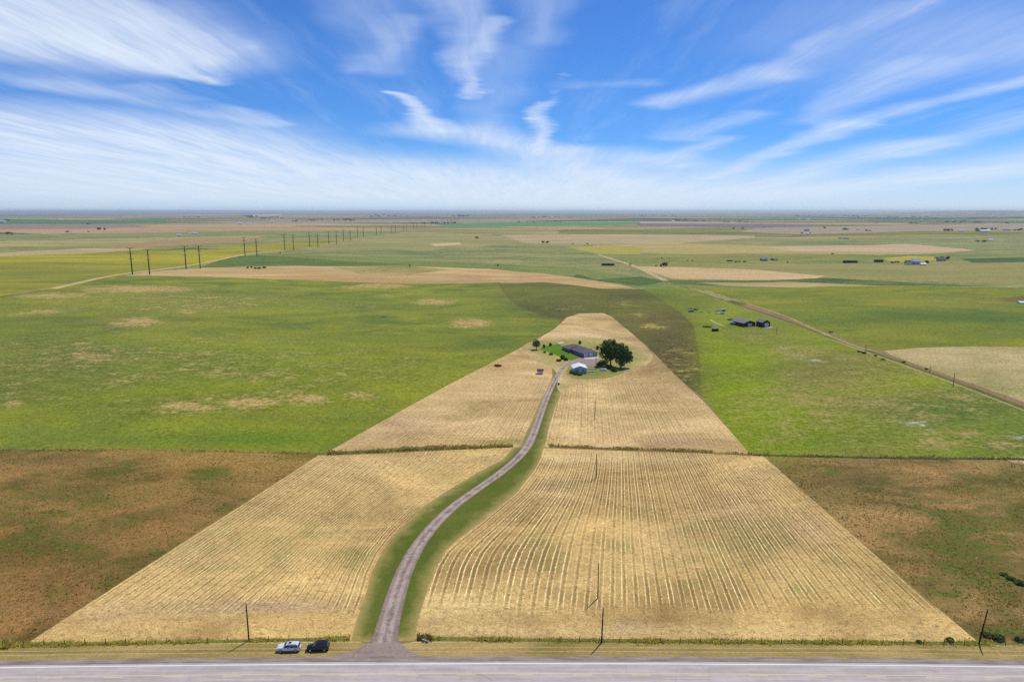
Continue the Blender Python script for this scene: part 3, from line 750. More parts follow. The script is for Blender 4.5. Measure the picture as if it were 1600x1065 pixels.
mb = MB(); solid_ribbon(mb, -2 * LANE - 1.2, .75, -.1, .09); rd = mb.build('road', M['asphalt']); rd['kind'] = 'structure'
mb = MB(); ribbon(mb, .11, -.11, .095); ribbon(mb, -2 * LANE - .11, -2 * LANE + .11, .095)
o = mb.build('edge_line', M['white_line'], rd); o['label'] = 'white painted edge line'
mb = MB(); ribbon(mb, -LANE + .32, -LANE + .15, .095, -900, 900); o = mb.build('centre_line', M['yellow_line'], rd)
mb = MB()
D0 = G(440, 1053).x
for i in range(-40, 42):
    xs = D0 + i * 12.2; ribbon(mb, -LANE - .10, -LANE - .30, .095, xs, xs + 3.9)
o = mb.build('centre_dashes', M['yellow_line'], rd)
# gravel shoulder beside the road, laid over the verge
def shoulder_material():
    m, N, b = newmat('shoulder_gravel')
    P = N.n('ShaderNodeTexCoord').outputs['Object']
    n1 = N.noise(N.scalevec(P, (.15, 1, 1)), .8, 5, .65); n3 = N.noise(P, 3.5, 4, .7)
    c = N.mix(N.ss(n1, .35, .65), T(128, 114, 98), T(164, 150, 132))
    c = N.vm('SCALE', c, scale=N.m('MULTIPLY_ADD', N.m('SUBTRACT', n3, .5), 1.0, 1.0))
    N.put(b.inputs['Base Color'], c); b.inputs['Roughness'].default_value = .95
    return m
M['shoulder'] = shoulder_material()
mb = MB()
for side in (1, -1):
    k = len(mb.v)
    xs = [-3000, -1500, -700, -300] + [x * 1.0 for x in range(-160, 161)] + [300, 700, 1500, 3000]
    for x in xs:
        w = 1.7 + .55 * mnoise.noise((x * .3, 0, side)) + .4 * mnoise.noise((x * 1.1, 2, side))
        ye = yedge(x) + (.9 if side == 1 else -2 * LANE - 1.35)
        mb.v += [(x, ye, .05), (x, ye + side * .6, .03), (x, ye + side * w, .006)]
    for i in range(len(xs) - 1):
        for j in range(2):
            a_ = k + i * 3 + j
            mb.f.append((a_, a_ + 3, a_ + 4, a_ + 1) if side == 1 else (a_ + 1, a_ + 4, a_ + 3, a_))
o = mb.build('road_shoulder', M['shoulder']); o['kind'] = 'structure'

# ------------------------------------------------------------------ grass in tufts (nobody could count it)
def tuft_material():
    m, N, b = newmat('tuft')
    c = N.attr('tint'); out = [q for q in m.node_tree.nodes if q.type == 'OUTPUT_MATERIAL'][0]
    d_ = N.n('ShaderNodeBsdfDiffuse'); t_ = N.n('ShaderNodeBsdfTranslucent'); N.put(d_.inputs[0], c); N.put(t_.inputs[0], N.vm('SCALE', c, scale=1.25))
    mx = N.n('ShaderNodeMixShader'); mx.inputs[0].default_value = .5
    for i_, q in ((1, d_), (2, t_)): m.node_tree.links.new(q.outputs[0], mx.inputs[i_])
    m.node_tree.links.new(mx.outputs[0], out.inputs[0]); m.node_tree.nodes.remove(b)
    return m
M['tuft'] = tuft_material()
def tufts(name, label, items):
    """items: (x, y, height, width, colour)"""
    vs = []; fs = []; cols = []
    for x, y, h, w, c in items:
        z = zt(x, y) - .03
        n = 5
        for k in range(n):
            a_ = rnd.uniform(0, 2 * pi); r0 = w * rnd.uniform(.1, .5)
            bx = x + cos(a_) * r0; by = y + sin(a_) * r0
            t_ = a_ + pi / 2 + rnd.uniform(-.5, .5); ww = w * rnd.uniform(.14, .28)
            lean = rnd.uniform(.1, 1.1) * h
            s = len(vs)
            vs += [(bx - cos(t_) * ww, by - sin(t_) * ww, z), (bx + cos(t_) * ww, by + sin(t_) * ww, z),
                   (bx + cos(t_) * ww * .4 + cos(a_) * lean, by + sin(t_) * ww * .4 + sin(a_) * lean, z + h * rnd.uniform(.7, 1.1)),
                   (bx - cos(t_) * ww * .5 + cos(a_) * lean * .7, by - sin(t_) * ww * .5 + sin(a_) * lean * .7, z + h * rnd.uniform(.5, .95))]
            fs.append((s, s + 1, s + 2, s + 3))
            q = rnd.uniform(.75, 1.25); cols += [(c[0] * q, c[1] * q, c[2] * q, 1)] * 4
    o = obj(name, vs, fs, M['tuft'])
    at = o.data.attributes.new('tint', 'FLOAT_COLOR', 'POINT'); at.data.foreach_set('color', np.array(cols, 'f').ravel())
    tag(o, label, 'grass', kind='stuff')
    return o
def pick(cs, gain=1.9):
    a_ = rnd.choice(cs); b_ = rnd.choice(cs); t_ = rnd.random()
    return tuple(min(.8, gain * (p * t_ + q * (1 - t_))) for p, q in zip(a_, b_))
def along(pts, width, dens, hh, cs, seed=1.0, lump=.5):
    """tufts along a px polyline; width in metres"""
    line = [G(x, y) for x, y in pts]; out = []
    for a_, b_ in zip(line, line[1:]):
        L = (b_ - a_).length; n = int(L * width * dens)
        for _ in range(n):
            t_ = rnd.random(); p = a_.lerp(b_, t_)
            l = .5 + mnoise.noise((p.x * .12, p.y * .12, seed)) * .9 + mnoise.noise((p.x * .5, p.y * .5, seed)) * .5
            if rnd.random() > l * (1 - lump) * 2 + lump * .6: continue
            dx, dy = rnd.gauss(0, width / 2.6), rnd.gauss(0, width / 2.6)
            h = hh * rnd.uniform(.6, 1.3) * (.6 + .7 * max(0, min(1, l)))
            out.append((p.x + dx * .3, p.y + dy, h, h * .8, pick(cs)))
    return out
GR = [T(124, 132, 44), T(156, 150, 60), T(104, 116, 40), T(190, 168, 88)]
ST = [T(204, 176, 110), T(150, 134, 70), T(110, 104, 50), T(120, 92, 50)]
it = along([(20, 1007), (160, 1005), (300, 1002), (420, 999.5), (545, 997)], 1.1, 30, .34, GR + [T(186, 164, 88)], 1)
it += along([(652, 996), (800, 999), (1000, 1001), (1200, 1002.5), (1400, 1004), (1540, 1005), (1640, 1007)], 1.1, 30, .34, GR, 2)
it += along([(652, 993), (675, 999)], 1.6, 8, .5, [T(60, 60, 30), T(90, 80, 40)], 2)
it += along([(-260, 1012), (20, 1007)], 2, 5, .6, GR + ST, 1) + along([(1640, 1007), (1900, 1012)], 2, 5, .6, GR, 1)
tufts('tall_grass', 'uncut green weeds along the roadside fence', it)
it = along([(510, 708), (600, 703), (660, 699), (740, 698), (800, 696)], 3.0, 6, .6, [T(122, 118, 50), T(150, 136, 66), T(96, 100, 40), T(176, 152, 88)], 3)
it += along([(510, 709), (600, 705.5), (660, 702), (740, 700), (800, 697.5)], 1.4, 5, .5, [T(80, 84, 36), T(96, 92, 44)], 3)
it += along([(858, 696), (950, 699.5), (1050, 703), (1120, 706), (1180, 710)], 1.8, 6, .55, [T(168, 140, 78), T(120, 112, 50), T(96, 100, 40)], 4)
it += along([(1180, 710), (1300, 713), (1440, 715), (1600, 717)], 1.8, 4, .5, [T(88, 104, 38), T(70, 86, 34), T(130, 110, 60)], 5)
it += along([(0, 703), (250, 703), (490, 708)], 1.6, 4, .45, [T(180, 156, 92), T(120, 108, 54), T(90, 96, 40)], 6)
tufts('tall_grass', 'rank grass along the cross ditch between the hay fields', it)
def scatter(poly_px, n, hs, cs, green, seed):
    poly = W(poly_px); P = np.array(poly); out = []
    x0, y0 = P.min(0); x1, y1 = P.max(0)
    XX = np.array([rnd.uniform(x0, x1) for _ in range(n)]); YY = np.array([y0 + (y1 - y0) * rnd.random() ** 1.3 for _ in range(n)])
    k = inside(poly, XX, YY)
    for x, y in zip(XX[k], YY[k]):
        l = mnoise.noise((x * .07, y * .07, seed)) + .6 * mnoise.noise((x * .3, y * .3, seed))
        if rnd.random() > .55 + l: continue
        h = rnd.uniform(*hs)
        g = mnoise.noise((x * .035, y * .035, seed + 4))
        out.append((x, y, h, h * 1.3, pick(green if g > .12 else cs, rnd.uniform(1.0, 2.2))))
    return out
br = [T(162, 120, 64), T(128, 98, 50), T(184, 146, 88), T(116, 92, 46), T(146, 104, 58)]
gn = [T(92, 104, 38), T(74, 92, 32), T(122, 118, 50)]
tufts('rough_grass', 'brown rough grass tufts west of the hay field', scatter([(-300, 706), (495, 712), (40, 1002), (-300, 1002)], 34000, (.12, .36), br, gn, 2.))
tufts('rough_grass', 'brown and green rough grass tufts east of the hay field', scatter([(1192, 712), (1900, 722), (1900, 1004), (1533, 1002), (1400, 893), (1280, 788)], 34000, (.12, .36), br, gn, 8.))
print('tufts', time.time() - T0)

# ------------------------------------------------------------------ trees
def leaf_material(name, c1, c2, c3):
    m, N, b = newmat(name)
    t_ = N.attr('tint', 'Fac')
    P = N.n('ShaderNodeTexCoord').outputs['Object']
    col = N.mix(N.ss(t_, 0, 1), c1, c2)
    col = N.mix(N.ss(N.noise(P, .45, 3), .5, .75), col, c3)
    N.put(b.inputs['Base Color'], col); b.inputs['Roughness'].default_value = .7
    b.inputs['Specular IOR Level'].default_value = .25
    out = [q for q in m.node_tree.nodes if q.type == 'OUTPUT_MATERIAL'][0]
    tr = N.n('ShaderNodeBsdfTranslucent'); N.put(tr.inputs[0], N.vm('MULTIPLY', col, (1.3, 1.35, .7)))
    mx = N.n('ShaderNodeMixShader'); mx.inputs[0].default_value = .4
    m.node_tree.links.new(b.outputs[0], mx.inputs[1]); m.node_tree.links.new(tr.outputs[0], mx.inputs[2]); m.node_tree.links.new(mx.outputs[0], out.inputs[0])
    return m
M['leaf'] = leaf_material('dark_leaves', (.03, .085, .01), (.10, .20, .025), (.16, .27, .05))
M['leaf_grey'] = leaf_material('grey_green_leaves', (.08, .13, .03), (.17, .22, .055), (.22, .25, .10))
M['leaf_far'] = leaf_material('far_tree_leaves', (.02, .035, .015), (.035, .055, .02), (.05, .07, .03))
M['leaf_brown'] = leaf_material('dry_brush', (.10, .07, .03), (.22, .15, .07), (.3, .22, .11))
M['bark'] = mat('bark', (.10, .075, .055), .9, .35, 3, bump=.03)
def leaves(lobes, n, size, seed, dense=.5):
    r_ = random.Random(seed); vs = []; fs = []; tn = []
    wts = [l[3] ** 2 for l in lobes]
    for _ in range(n):
        lx, ly, lz, lr, lh = r_.choices(lobes, wts)[0]
        d = Vector((r_.gauss(0, 1), r_.gauss(0, 1), r_.gauss(.15, 1))).normalized()
        bump = 1 + .34 * mnoise.noise((d.x * 2.2 + lx, d.y * 2.2 + ly, d.z * 2.2 + seed)) + .12 * mnoise.noise((d.x * 6, d.y * 6, d.z * 6 + seed))
        q = r_.uniform(dense, 1.0) ** .6 * bump
        p = Vector((lx + d.x * lr * q, ly + d.y * lr * q, lz + d.z * lh * q))
        nn = (d + Vector((r_.gauss(0, .5), r_.gauss(0, .5), r_.gauss(.3, .5)))).normalized()
        u = nn.cross(Vector((r_.gauss(0, 1), r_.gauss(0, 1), r_.gauss(0, 1)))).normalized(); w = nn.cross(u)
        s = size * r_.uniform(.6, 1.4); k = len(vs)
        vs += [tuple(p - u * s - w * s * .2), tuple(p - w * s * .8 + u * s * .1), tuple(p + u * s + w * s * .15), tuple(p + w * s * .8)]
        fs.append((k, k + 1, k + 2, k + 3)); t_ = r_.random(); tn += [t_] * 4
    return vs, fs, tn
def crown_obj(name, lobes, n, size, seed, m, parent=None, dense=.55):
    vs, fs, tn = leaves(lobes, n, size, seed, dense)
    o = obj(name, vs, fs, m, parent)
    at = o.data.attributes.new('tint', 'FLOAT', 'POINT'); at.data.foreach_set('value', np.array(tn, 'f'))
    return o
def trunk_obj(h, r0, lobes, parent, seed=1):
    r_ = random.Random(seed); mb = MB()
    mb.tube([(0, 0, -.3), (.05 * h * r_.uniform(-1, 1) * .3, 0, h * .3), (.02 * h, .02 * h, h * .6), (0, 0, h * .85)], [r0 * 1.25, r0 * .85, r0 * .55, r0 * .15], 9)
    for lx, ly, lz, lr, lh in lobes:
        z0 = h * r_.uniform(.22, .45)
        mb.tube([(0, 0, z0), (lx * .5, ly * .5, (z0 + lz) * .5 + .3), (lx, ly, lz)], [r0 * .5, r0 * .32, r0 * .08], 6)
    return mb.build('trunk', M['bark'], parent, True)
def tree(name, label, px, py, h, lobes, n, size, seed, mk='leaf', r0=.3, cat='tree', group=None, dx=0, dy=0):
    p = G(px, py); p.x += dx; p.y += dy; p.z = zt(p.x, p.y)
    t_ = thing(name, label, cat, p, 0, group)
    crown_obj('crown', lobes, n, size, seed, M[mk], t_)
    trunk_obj(h, r0, lobes, t_, seed)
    return t_
def shrub(label, px, py, rx, h, seed, mk='leaf', n=260, group=None):
    p = G(px, py)
    lobes = [(0, 0, h * .5, rx * .8, h * .5), (rx * .35, 0, h * .42, rx * .6, h * .42), (-rx * .35, rx * .2, h * .45, rx * .6, h * .42)]
    t_ = thing('shrub', label, 'shrub', p, 0, group)
    crown_obj('foliage', lobes, n, .22 + .1 * rx, seed, M[mk], t_, .3)
    mb = MB()
    for k in range(4):
        a_ = k * 1.6 + seed; mb.tube([(0, 0, -.1), (cos(a_) * rx * .4, sin(a_) * rx * .4, h * .6)], [.06, .02], 5)
    mb.build('stem', M['bark'], t_)
    return t_

# two big trees beside the house
tree('cottonwood_tree', 'big dark green tree close to the house, the more western of the touching pair', 954, 571, 15, [(0, 0, 10.5, 5.2, 4.6), (-3.0, 1, 11.6, 3.9, 4.0), (2.5, -1, 8.4, 4.4, 3.8), (-4.2, -.5, 7.8, 3.3, 3.2), (1.5, 1.5, 12.6, 3.4, 3.0), (-1.6, -1.5, 13.4, 2.6, 2.4), (-1.5, -2, 5.8, 3.4, 2.4), (4.2, 0, 11.2, 3.0, 3.2), (-.6, 0, 15.4, 1.7, 1.8), (-5.6, .5, 10.4, 1.6, 1.6), (1.8, 0, 15.6, 1.3, 1.5), (-3.6, 1, 14.8, 1.6, 1.5)], 7000, .34, 11, r0=.42)
tree('cottonwood_tree', 'big dark green tree standing east of and against the larger one by the house', 970, 574, 13.5, [(0, 0, 9.2, 4.8, 4.6), (3.4, .5, 7.4, 3.6, 3.6), (-1.5, .5, 11.4, 3.2, 2.9), (2.0, -1, 10.8, 2.8, 2.6), (5.0, 0, 5.6, 2.4, 2.4), (-1, -2, 5.6, 3.4, 2.6), (2.2, -1.5, 5.2, 3, 2.4), (-3.6, 0, 8.5, 3, 3), (.2, 0, 14.0, 1.7, 1.8), (5.6, 0, 9.2, 1.4, 1.5), (3.2, 0, 12.6, 1.4, 1.4), (-2.2, 1, 13.8, 1.4, 1.5)], 6000, .34, 23, r0=.4)
tree('deciduous_tree', 'round green tree standing alone at the far western corner of the lawn', 838, 546, 7.2, [(0, 0, 4.4, 2.6, 2.7), (-1.1, .2, 3.6, 1.9, 1.9), (1.0, 0, 4.0, 1.8, 2.2), (.3, 0, 5.6, 1.5, 1.4)], 1500, .26, 5, 'leaf_grey', .2)
for i, a_ in enumerate([
    ('small dark shrub just east of the round lone tree', 850, 543, 1.0, 2.2, 'leaf'), ('small brownish shrub at the back of the bright lawn', 860, 540, 1.1, 2.0, 'leaf_grey'),
    ('dark shrub in the middle of the lawn bed', 851, 551, .8, 1.2, 'leaf'), ('low dark shrub in the lawn bed, wider than tall', 861, 554, 1.5, 1.1, 'leaf'),
    ('upright bush beside the drive at the lawn corner', 879, 561, 1.6, 3.0, 'leaf'), ('round dark bush at the drive edge near the lawn tip', 884.5, 563, 1.5, 1.9, 'leaf'),
    ('small round dark bush behind the house ridge', 906, 537, 1.1, 2.4, 'leaf'), ('slim dark bush by the north east house corner', 933.5, 546, 1.0, 2.8, 'leaf'),
    ('grey green bush next to the gravel court', 943, 569, 3.2, 2.8, 'leaf_grey'), ('dark bush between the gravel court and the grey green bush', 936, 571, 1.8, 2.0, 'leaf'),
    ('dark round bush in front of the big trees', 952, 575, 2.0, 2.2, 'leaf'), ('dark round bush furthest into the mown grass below the big trees', 960, 580, 2.2, 2.6, 'leaf'),
    ('dark bush under the eastern edge of the big trees', 972, 571, 2.0, 1.8, 'leaf'), ('round bush standing just east of the big trees', 985, 560, 2.1, 2.4, 'leaf_grey'),
    ('dark bush against the front of the white roofed outbuilding', 899, 585, 1.5, 1.7, 'leaf'), ('low dark bushes along the outbuilding front wall', 905.5, 586, 1.8, 1.4, 'leaf'),
    ('small green shrub at the outbuilding west corner', 892, 583, 1.2, 1.0, 'leaf_grey')]):
    shrub(a_[0], a_[1], a_[2], a_[3], a_[4], 40 + i, a_[5], 420)
t_ = shrub('brown dead brush heap lying on the mown hay slope', 778, 572, 2.6, 1.0, 77, 'leaf_brown', 320); t_.name = 'brush_pile'; t_['category'] = 'brush heap'
shrub('rusty brown bush beside the lawn bed near the drive', 873, 564, 1.7, 1.4, 78, 'leaf_brown', 260)
for i, (x, y, w_) in enumerate([(387, 419, 2.4), (393, 418.5, 2.0), (399, 420, 3.2), (405, 420, 3.6), (413, 419, 3.8)]):
    shrub('dark shrub on the tan slope, %s from the west in its row' % ['first', 'second', 'third', 'fourth', 'last'][i], x, y, w_, 3.4, 90 + i, 'leaf', 160, 'dark shrubs on the tan slope')
for i, (x, y, w_, h_) in enumerate([(1350, 552, 1.6, 1.2), (1343, 550, 1.5, .9), (1368, 556, 1.2, .7), (1380, 562, 1.4, .8), (1412, 566, 1.2, .8), (1448, 577, 1.1, .8), (1298, 519.5, 1.6, 1.0)]):
    shrub('weed clump by the farm track, %s from the barns' % ['second', 'third', 'fourth', 'fifth', 'sixth', 'seventh', 'first'][i], x, y, w_, h_, 120 + i, 'leaf_grey', 160, 'weed clumps along the farm track')
shrub('long low weed patch on the grass west of the livestock shelter', 1106, 511, 4.6, .5, 131, 'leaf_grey', 300)
shrub('dark bushes behind the parked vehicles in the east pasture', 1083, 484, 5.0, 1.0, 132, 'leaf_grey', 300)
shrub('dark bush against the western side of the ranch barns', 1143, 500, 4.0, .8, 133, 'leaf_grey', 300)
for i, (x, y, w_, h_) in enumerate([(1580, 905, 1.2, .8), (1594, 912, 1.4, .9), (1568, 898, 1.0, .6), (1541, 993, 1.2, .9), (1560, 999, 1.3, 1.4), (1592, 1001, 1.0, 1.1), (1484, 1002, .9, 1.0), (1436, 1003, .6, .5)]):
    shrub(['dark bush in the rough pasture at the eastern picture edge', 'low dark bush just below the larger one in the rough pasture', 'small dark bush just above the larger ones in the rough pasture',
           'dark bush behind the guyed roadside pole', 'tall weedy bush just east of the guyed roadside pole', 'dark bush by the guy anchors at the fence',
           'leafy green bush standing in the roadside weeds west of the guyed pole', 'small leafy bush in the roadside weeds, next west of the taller one'][i], x, y, w_, h_, 140 + i, 'leaf_grey', 220)

# far trees: a few meshes shared by many copies
def far_tree_mesh(seed, w=1.0):
    r_ = random.Random(seed)
    lobes = [(r_.uniform(-2, 2) * w, r_.uniform(-2, 2), r_.uniform(3.5, 6), 2.6 * w, 2.8) for _ in range(4)]
    o = crown_obj('tree', lobes, 150, .95, seed, M['leaf_far'])
    me = o.data; bpy.data.objects.remove(o)
    v = [tuple(q.co) for q in me.vertices]; f = [tuple(p.vertices) for p in me.polygons]
    mb = MB(); mb.v = v; mb.f = f; nf = len(f); mb.tube([(0, 0, -.5), (0, 0, 4.5)], [.35, .2], 5)
    m2 = bpy.data.meshes.new('far_tree'); m2.from_pydata(mb.v, [], mb.f); m2.materials.append(M['leaf_far']); m2.materials.append(M['bark'])
    m2.polygons.foreach_set('material_index', [0] * nf + [1] * (len(mb.f) - nf))
    at = m2.attributes.new('tint', 'FLOAT', 'POINT'); at.data.foreach_set('value', np.array([rnd.random() for _ in mb.v], 'f'))
    return m2
FT = [far_tree_mesh(s, w) for s, w in ((1, 1), (2, 1.3), (3, .8), (4, 1.6))]
def fartree(px, py, wpx, hpx, label, group):
    m_ = mpp(px, py); p = G(px, py)
    o = bpy.data.objects.new('tree', rnd.choice(FT)); COL.objects.link(o)
    o.location = p; o.rotation_euler = (0, 0, rnd.uniform(0, 6.28)); o.scale = (wpx * m_ / 9, wpx * m_ / 9, hpx * m_ / 8.4)
    tag(o, label, 'tree', group)
def grove(cx, cy, n, sx, sy, w_, h_, label, group):
    for _ in range(n):
        fartree(cx + rnd.uniform(-sx, sx), cy + rnd.uniform(-sy, sy), w_ * rnd.uniform(.7, 1.3), h_ * rnd.uniform(.7, 1.2), label, group)
for x, y, w_, h_, l in [(1033, 417, 4, 5, 'small dark tree just west of the grey grove above the tan field'), (1037, 417, 5, 8, 'westernmost tree of the grey green clump above the tan field'), (1041, 417, 4, 8, 'easternmost tree of the grey green clump above the tan field'), (1025, 417, 3, 4, 'lone bush like tree left of the clump above the tan field'),
                        (745, 373.5, 4, 4, 'lone dark round tree in the pale middle distance fields'), (848, 380, 5, 4, 'left tree of the dark pair by the pale strip'), (856, 380, 5, 4, 'right tree of the dark pair by the pale strip'), (918, 382, 3, 2.5, 'tiny dark tree east of the dark pair'), (895, 382, 2.5, 2, 'tiny dark tree between the pair and the track'),
                        (155, 359.5, 7, 4.5, 'left tree of the dark pair beyond the yellow field'), (163, 359.5, 5, 4, 'right tree of the dark pair beyond the yellow field'), (1146, 358, 4, 3, 'left one of two lone trees on the pinkish plain'), (1161, 358, 4, 3, 'right one of two lone trees on the pinkish plain'), (1288, 357, 4, 3, 'lone tree above the scattered farmsteads'),
                        (778, 416, 3, 3.5, 'lone dark tree on the green slope past the tan hill'), (640, 416, 3, 3, 'small dark bush like tree at the top edge of the tan hill'), (438, 396, 3, 3, 'small dark tree beside the pale track under the pole line'), (1231, 411, 3, 3, 'lone dark tree between the farm and the long stacks'), (1300, 397, 7, 2, 'dark low tree on the green strip'), (985, 414.5, 3, 3, 'small tree beside the farm track bend')]:
    fartree(x, y, w_, h_, l, 'lone trees of the middle distance')
for a_ in [(1345, 0, 0, 0, 0, 0, 0)]: pass
GV = [(8, 345, 5, 8, 1, 4, 2.5, 'tree at the white farm on the west picture edge'), (16, 365.5, 5, 5, .6, 4, 3, 'tree of the dark clump above the yellow field'), (108, 363, 4, 5, .5, 4, 2, 'tree by the small farmstead above the yellow field'), (136, 362.5, 3, 4, .4, 4, 1.6, 'tree next to the pale roofs above the yellow field'),
      (140, 350, 4, 6, .5, 4, 1.5, 'dark tree by the teal field'), (300, 339, 5, 12, .6, 5, 1.5, 'tree in the far western tree line'), (385, 339, 10, 12, 1.2, 5, 2.4, 'tree of the hazy grove beyond the two white roofs'), (420, 340, 14, 22, 2, 4, 1.8, 'tree of the hazy settlement at the horizon'),
      (480, 345, 16, 24, 1.6, 4, 1.8, 'tree of the hazy shelterbelt in the far west'), (540, 344.5, 12, 18, 1, 5, 2.2, 'tree of the dark hazy grove left of the far pole line'), (600, 338, 16, 40, 1.6, 4, 1.6, 'tree on the hazy plain behind the pole line'), (672, 349, 14, 30, .8, 4, 2, 'tree in the row where the pole line fades'),
      (722, 338, 12, 14, .6, 5, 2.2, 'tree of the bluish grove at the horizon'), (700, 349, 8, 12, .6, 4, 2, 'tree near the far white roof'), (855, 340, 12, 40, .8, 4, 1.6, 'tree on the far pinkish rise'), (1065, 344, 8, 10, .5, 5, 2, 'tree of the dark strip on the far blue plain'), (1092, 345.5, 6, 10, .8, 4, 1.6, 'tree east of the dark strip on the blue plain'),
      (1150, 347, 8, 20, 1.5, 4, 1.5, 'tree scattered over the far blue plain'), (1025, 337, 10, 30, 1, 4, 1.5, 'tree on the horizon rise'), (1300, 338, 16, 60, 1.2, 5, 1.5, 'tree of the hazy eastern shelterbelt'), (1262, 365, 4, 12, .5, 4, 1.8, 'tree by the scattered roofs on the tan plain'), (1319, 359, 4, 5, .4, 5, 2.6, 'tree of the dark clump on the tan plain'),
      (1356, 361, 3, 3, .3, 4, 2.2, 'tree by the small dark farmstead'), (1482, 361, 7, 7, .5, 5, 3.2, 'tree of the dark shelterbelt west of the eastern farms'), (1530, 361.5, 3, 3, .4, 5, 3, 'tree at the western end of the long white barn'), (1540, 358.8, 9, 16, .5, 5, 3, 'tree behind the long white barn'), (1590, 360, 8, 14, .7, 5, 2.6, 'tree of the farm at the eastern picture edge'),
      (1533, 378, 6, 6, .4, 5, 3.4, 'tree of the dark clump by the lone white roof'), (1490, 347, 9, 16, .7, 5, 2, 'tree of the distant eastern homestead'), (1527, 348, 5, 5, .6, 5, 2.6, 'tree of the blue grove beyond the eastern farms'), (1570, 349, 4, 6, .4, 4, 1.6, 'tree right of the far homesteads'), (1430, 349, 5, 12, .8, 4, 1.6, 'tree on the lavender plain'),
      (1472, 405, 8, 11, 1.0, 5, 4.5, 'tree of the dark group round the eastern house'), (1418, 411, 6, 7, 1.2, 5, 4.5, 'tree around the pale roofed farmhouse'), (1446, 411, 3, 3, .6, 4, 4, 'tree at the eastern side of the pale roofed farmhouse'), (1396, 410.5, 4, 7, .5, 4, 2.4, 'tree in the low row west of the farmhouse'),
      (1142, 408.5, 5, 6, .4, 4, 2.4, 'tree of the low dark row on the pasture'), (1158, 409.5, 6, 9, .5, 4, 2.2, 'tree east of the pale mound on the pasture'), (1190, 407, 2, 2, .5, 3.5, 4, 'tree beside the bluish barn'), (1206, 407, 3, 6, .4, 4, 3, 'tree between the small house and the bluish barn'), (880, 346.5, 4, 20, .5, 4, 1.5, 'tree at the end of the pink rise'), (825, 348, 4, 16, .5, 4, 1.6, 'tree at the edge of the far emerald field'),
      (1560, 341, 14, 60, 1.2, 6, 1.6, 'tree of the blue far eastern woodland strip'), (1400, 340.5, 18, 70, 1.2, 6, 1.5, 'tree of the long blue line below the horizon')]
for g_ in GV: grove(*g_, g_[7].replace('tree', 'trees', 1))
for x, y in [(1027, 404.5), (1034, 404), (1045, 403.5), (1074, 407.8), (1082, 407.6)]:
    fartree(x, y, 2.6, 1.8, 'small dark bush on the green pasture above the tan field', 'small bushes on the green pasture')
print('trees', time.time() - T0)

# ------------------------------------------------------------------ buildings
M['wall_blue'] = mat('blue_grey_siding', (.13, .19, .29), .7, .1, 1.5)
M['wall_pale_blue'] = mat('pale_blue_siding', (.32, .44, .55), .7, .08, 1.5)
M['roof_purple'] = mat('brown_shingle', (.135, .10, .115), .85, .3, 2.5, bump=.02)
M['roof_white'] = mat('white_metal_roof', (.80, .80, .80), .5, .06, 1)
M['white'] = mat('white_paint', (.72, .73, .74), .6, .08, 1.5)
M['pale'] = mat('pale_trim', (.50, .52, .50), .6, .1, 2)
M['glass'] = mat('dark_glass', (.02, .025, .03), .12, .1, 1, spec=.6)
M['barn_red'] = mat('dark_red_siding', (.085, .025, .022), .8, .25, 1.5)
M['roof_grey'] = mat('grey_shingle', (.20, .18, .20), .85, .2, 1.5)
M['concrete'] = mat('concrete', (.55, .47, .42), .9, .12, .8)
M['rust'] = mat('dark_brown_roof', (.075, .045, .035), .8, .3, 2)
M['stack'] = mat('weathered_stack', (.035, .026, .02), .95, .4, .5)
M['door'] = mat('dark_door', (.12, .05, .04), .5, .1, 1)
def rect_part(name, m, parent, x0, x1, z0, z1, y, depth=.06, along='x', out=-1):
    mb = MB()
    if along == 'x': mb.box(x0, x1, min(y, y + out * depth), max(y, y + out * depth), z0, z1)
    else: mb.box(min(y, y + out * depth), max(y, y + out * depth), x0, x1, z0, z1)
    return mb.build(name, m, parent)
def window(parent, a0, a1, z0, z1, w, along='x', out=-1):
    fr = rect_part('window', M['white'], parent, a0, a1, z0, z1, w, .05, along, out)
    rect_part('pane', M['glass'], fr, a0 + .1, a1 - .1, z0 + .1, z1 - .1, w + out * .05, .012, along, out)

# main house
B0 = G(911, 558.2)
ang = R(25.0)
h = thing('house', 'long blue grey house with purple brown hip roof and white garage doors', 'house', B0, ang)
fp = [(0, 0), (10.8, 0), (10.8, 26), (-1.3, 26), (-1.3, 15.5), (0, 15.5)]
MB().prism(fp, -1.5, 2.95).build('wall', M['wall_blue'], h)
ez, rz_ = 2.95, 5.1
v = [(-.55, -.55, ez), (11.35, -.55, ez), (11.35, 26.55, ez), (-1.85, 26.55, ez), (-1.85, 14.95, ez), (-.55, 14.95, ez),
     (5.2, 5.2, rz_), (4.6, 20.6, rz_), (5.0, 14.95, rz_)]
f = [(0, 1, 6), (1, 2, 7, 8, 6), (2, 3, 7), (3, 4, 8, 7), (4, 5, 8), (5, 0, 6, 8), (5, 4, 3, 2, 1, 0)]
rf = obj('roof', v, f, M['roof_purple'], h)
mb = MB()
ring = v[:6]
for i in range(6):
    a_ = Vector(ring[i]); b_ = Vector(ring[(i + 1) % 6]); d = (b_ - a_).normalized(); n_ = Vector((d.y, -d.x, 0))
    q = [a_ + n_ * .003, b_ + n_ * .003, b_ - n_ * .12, a_ - n_ * .12]
    k = len(mb.v)
    mb.v += [(p.x, p.y, ez - .24) for p in q] + [(p.x, p.y, ez - .004) for p in q]
    mb.f += [(k, k + 1, k + 5, k + 4), (k + 1, k + 2, k + 6, k + 5), (k + 2, k + 3, k + 7, k + 6), (k + 3, k, k + 4, k + 7), (k + 3, k + 2, k + 1, k)]
mb.build('fascia', M['pale'], rf)
for y_ in (8, 12.5, 18):
    MB().tube([(6.6, y_, 4.2), (6.6, y_, 4.95)], .12, 8).build('vent', M['pale'], rf)
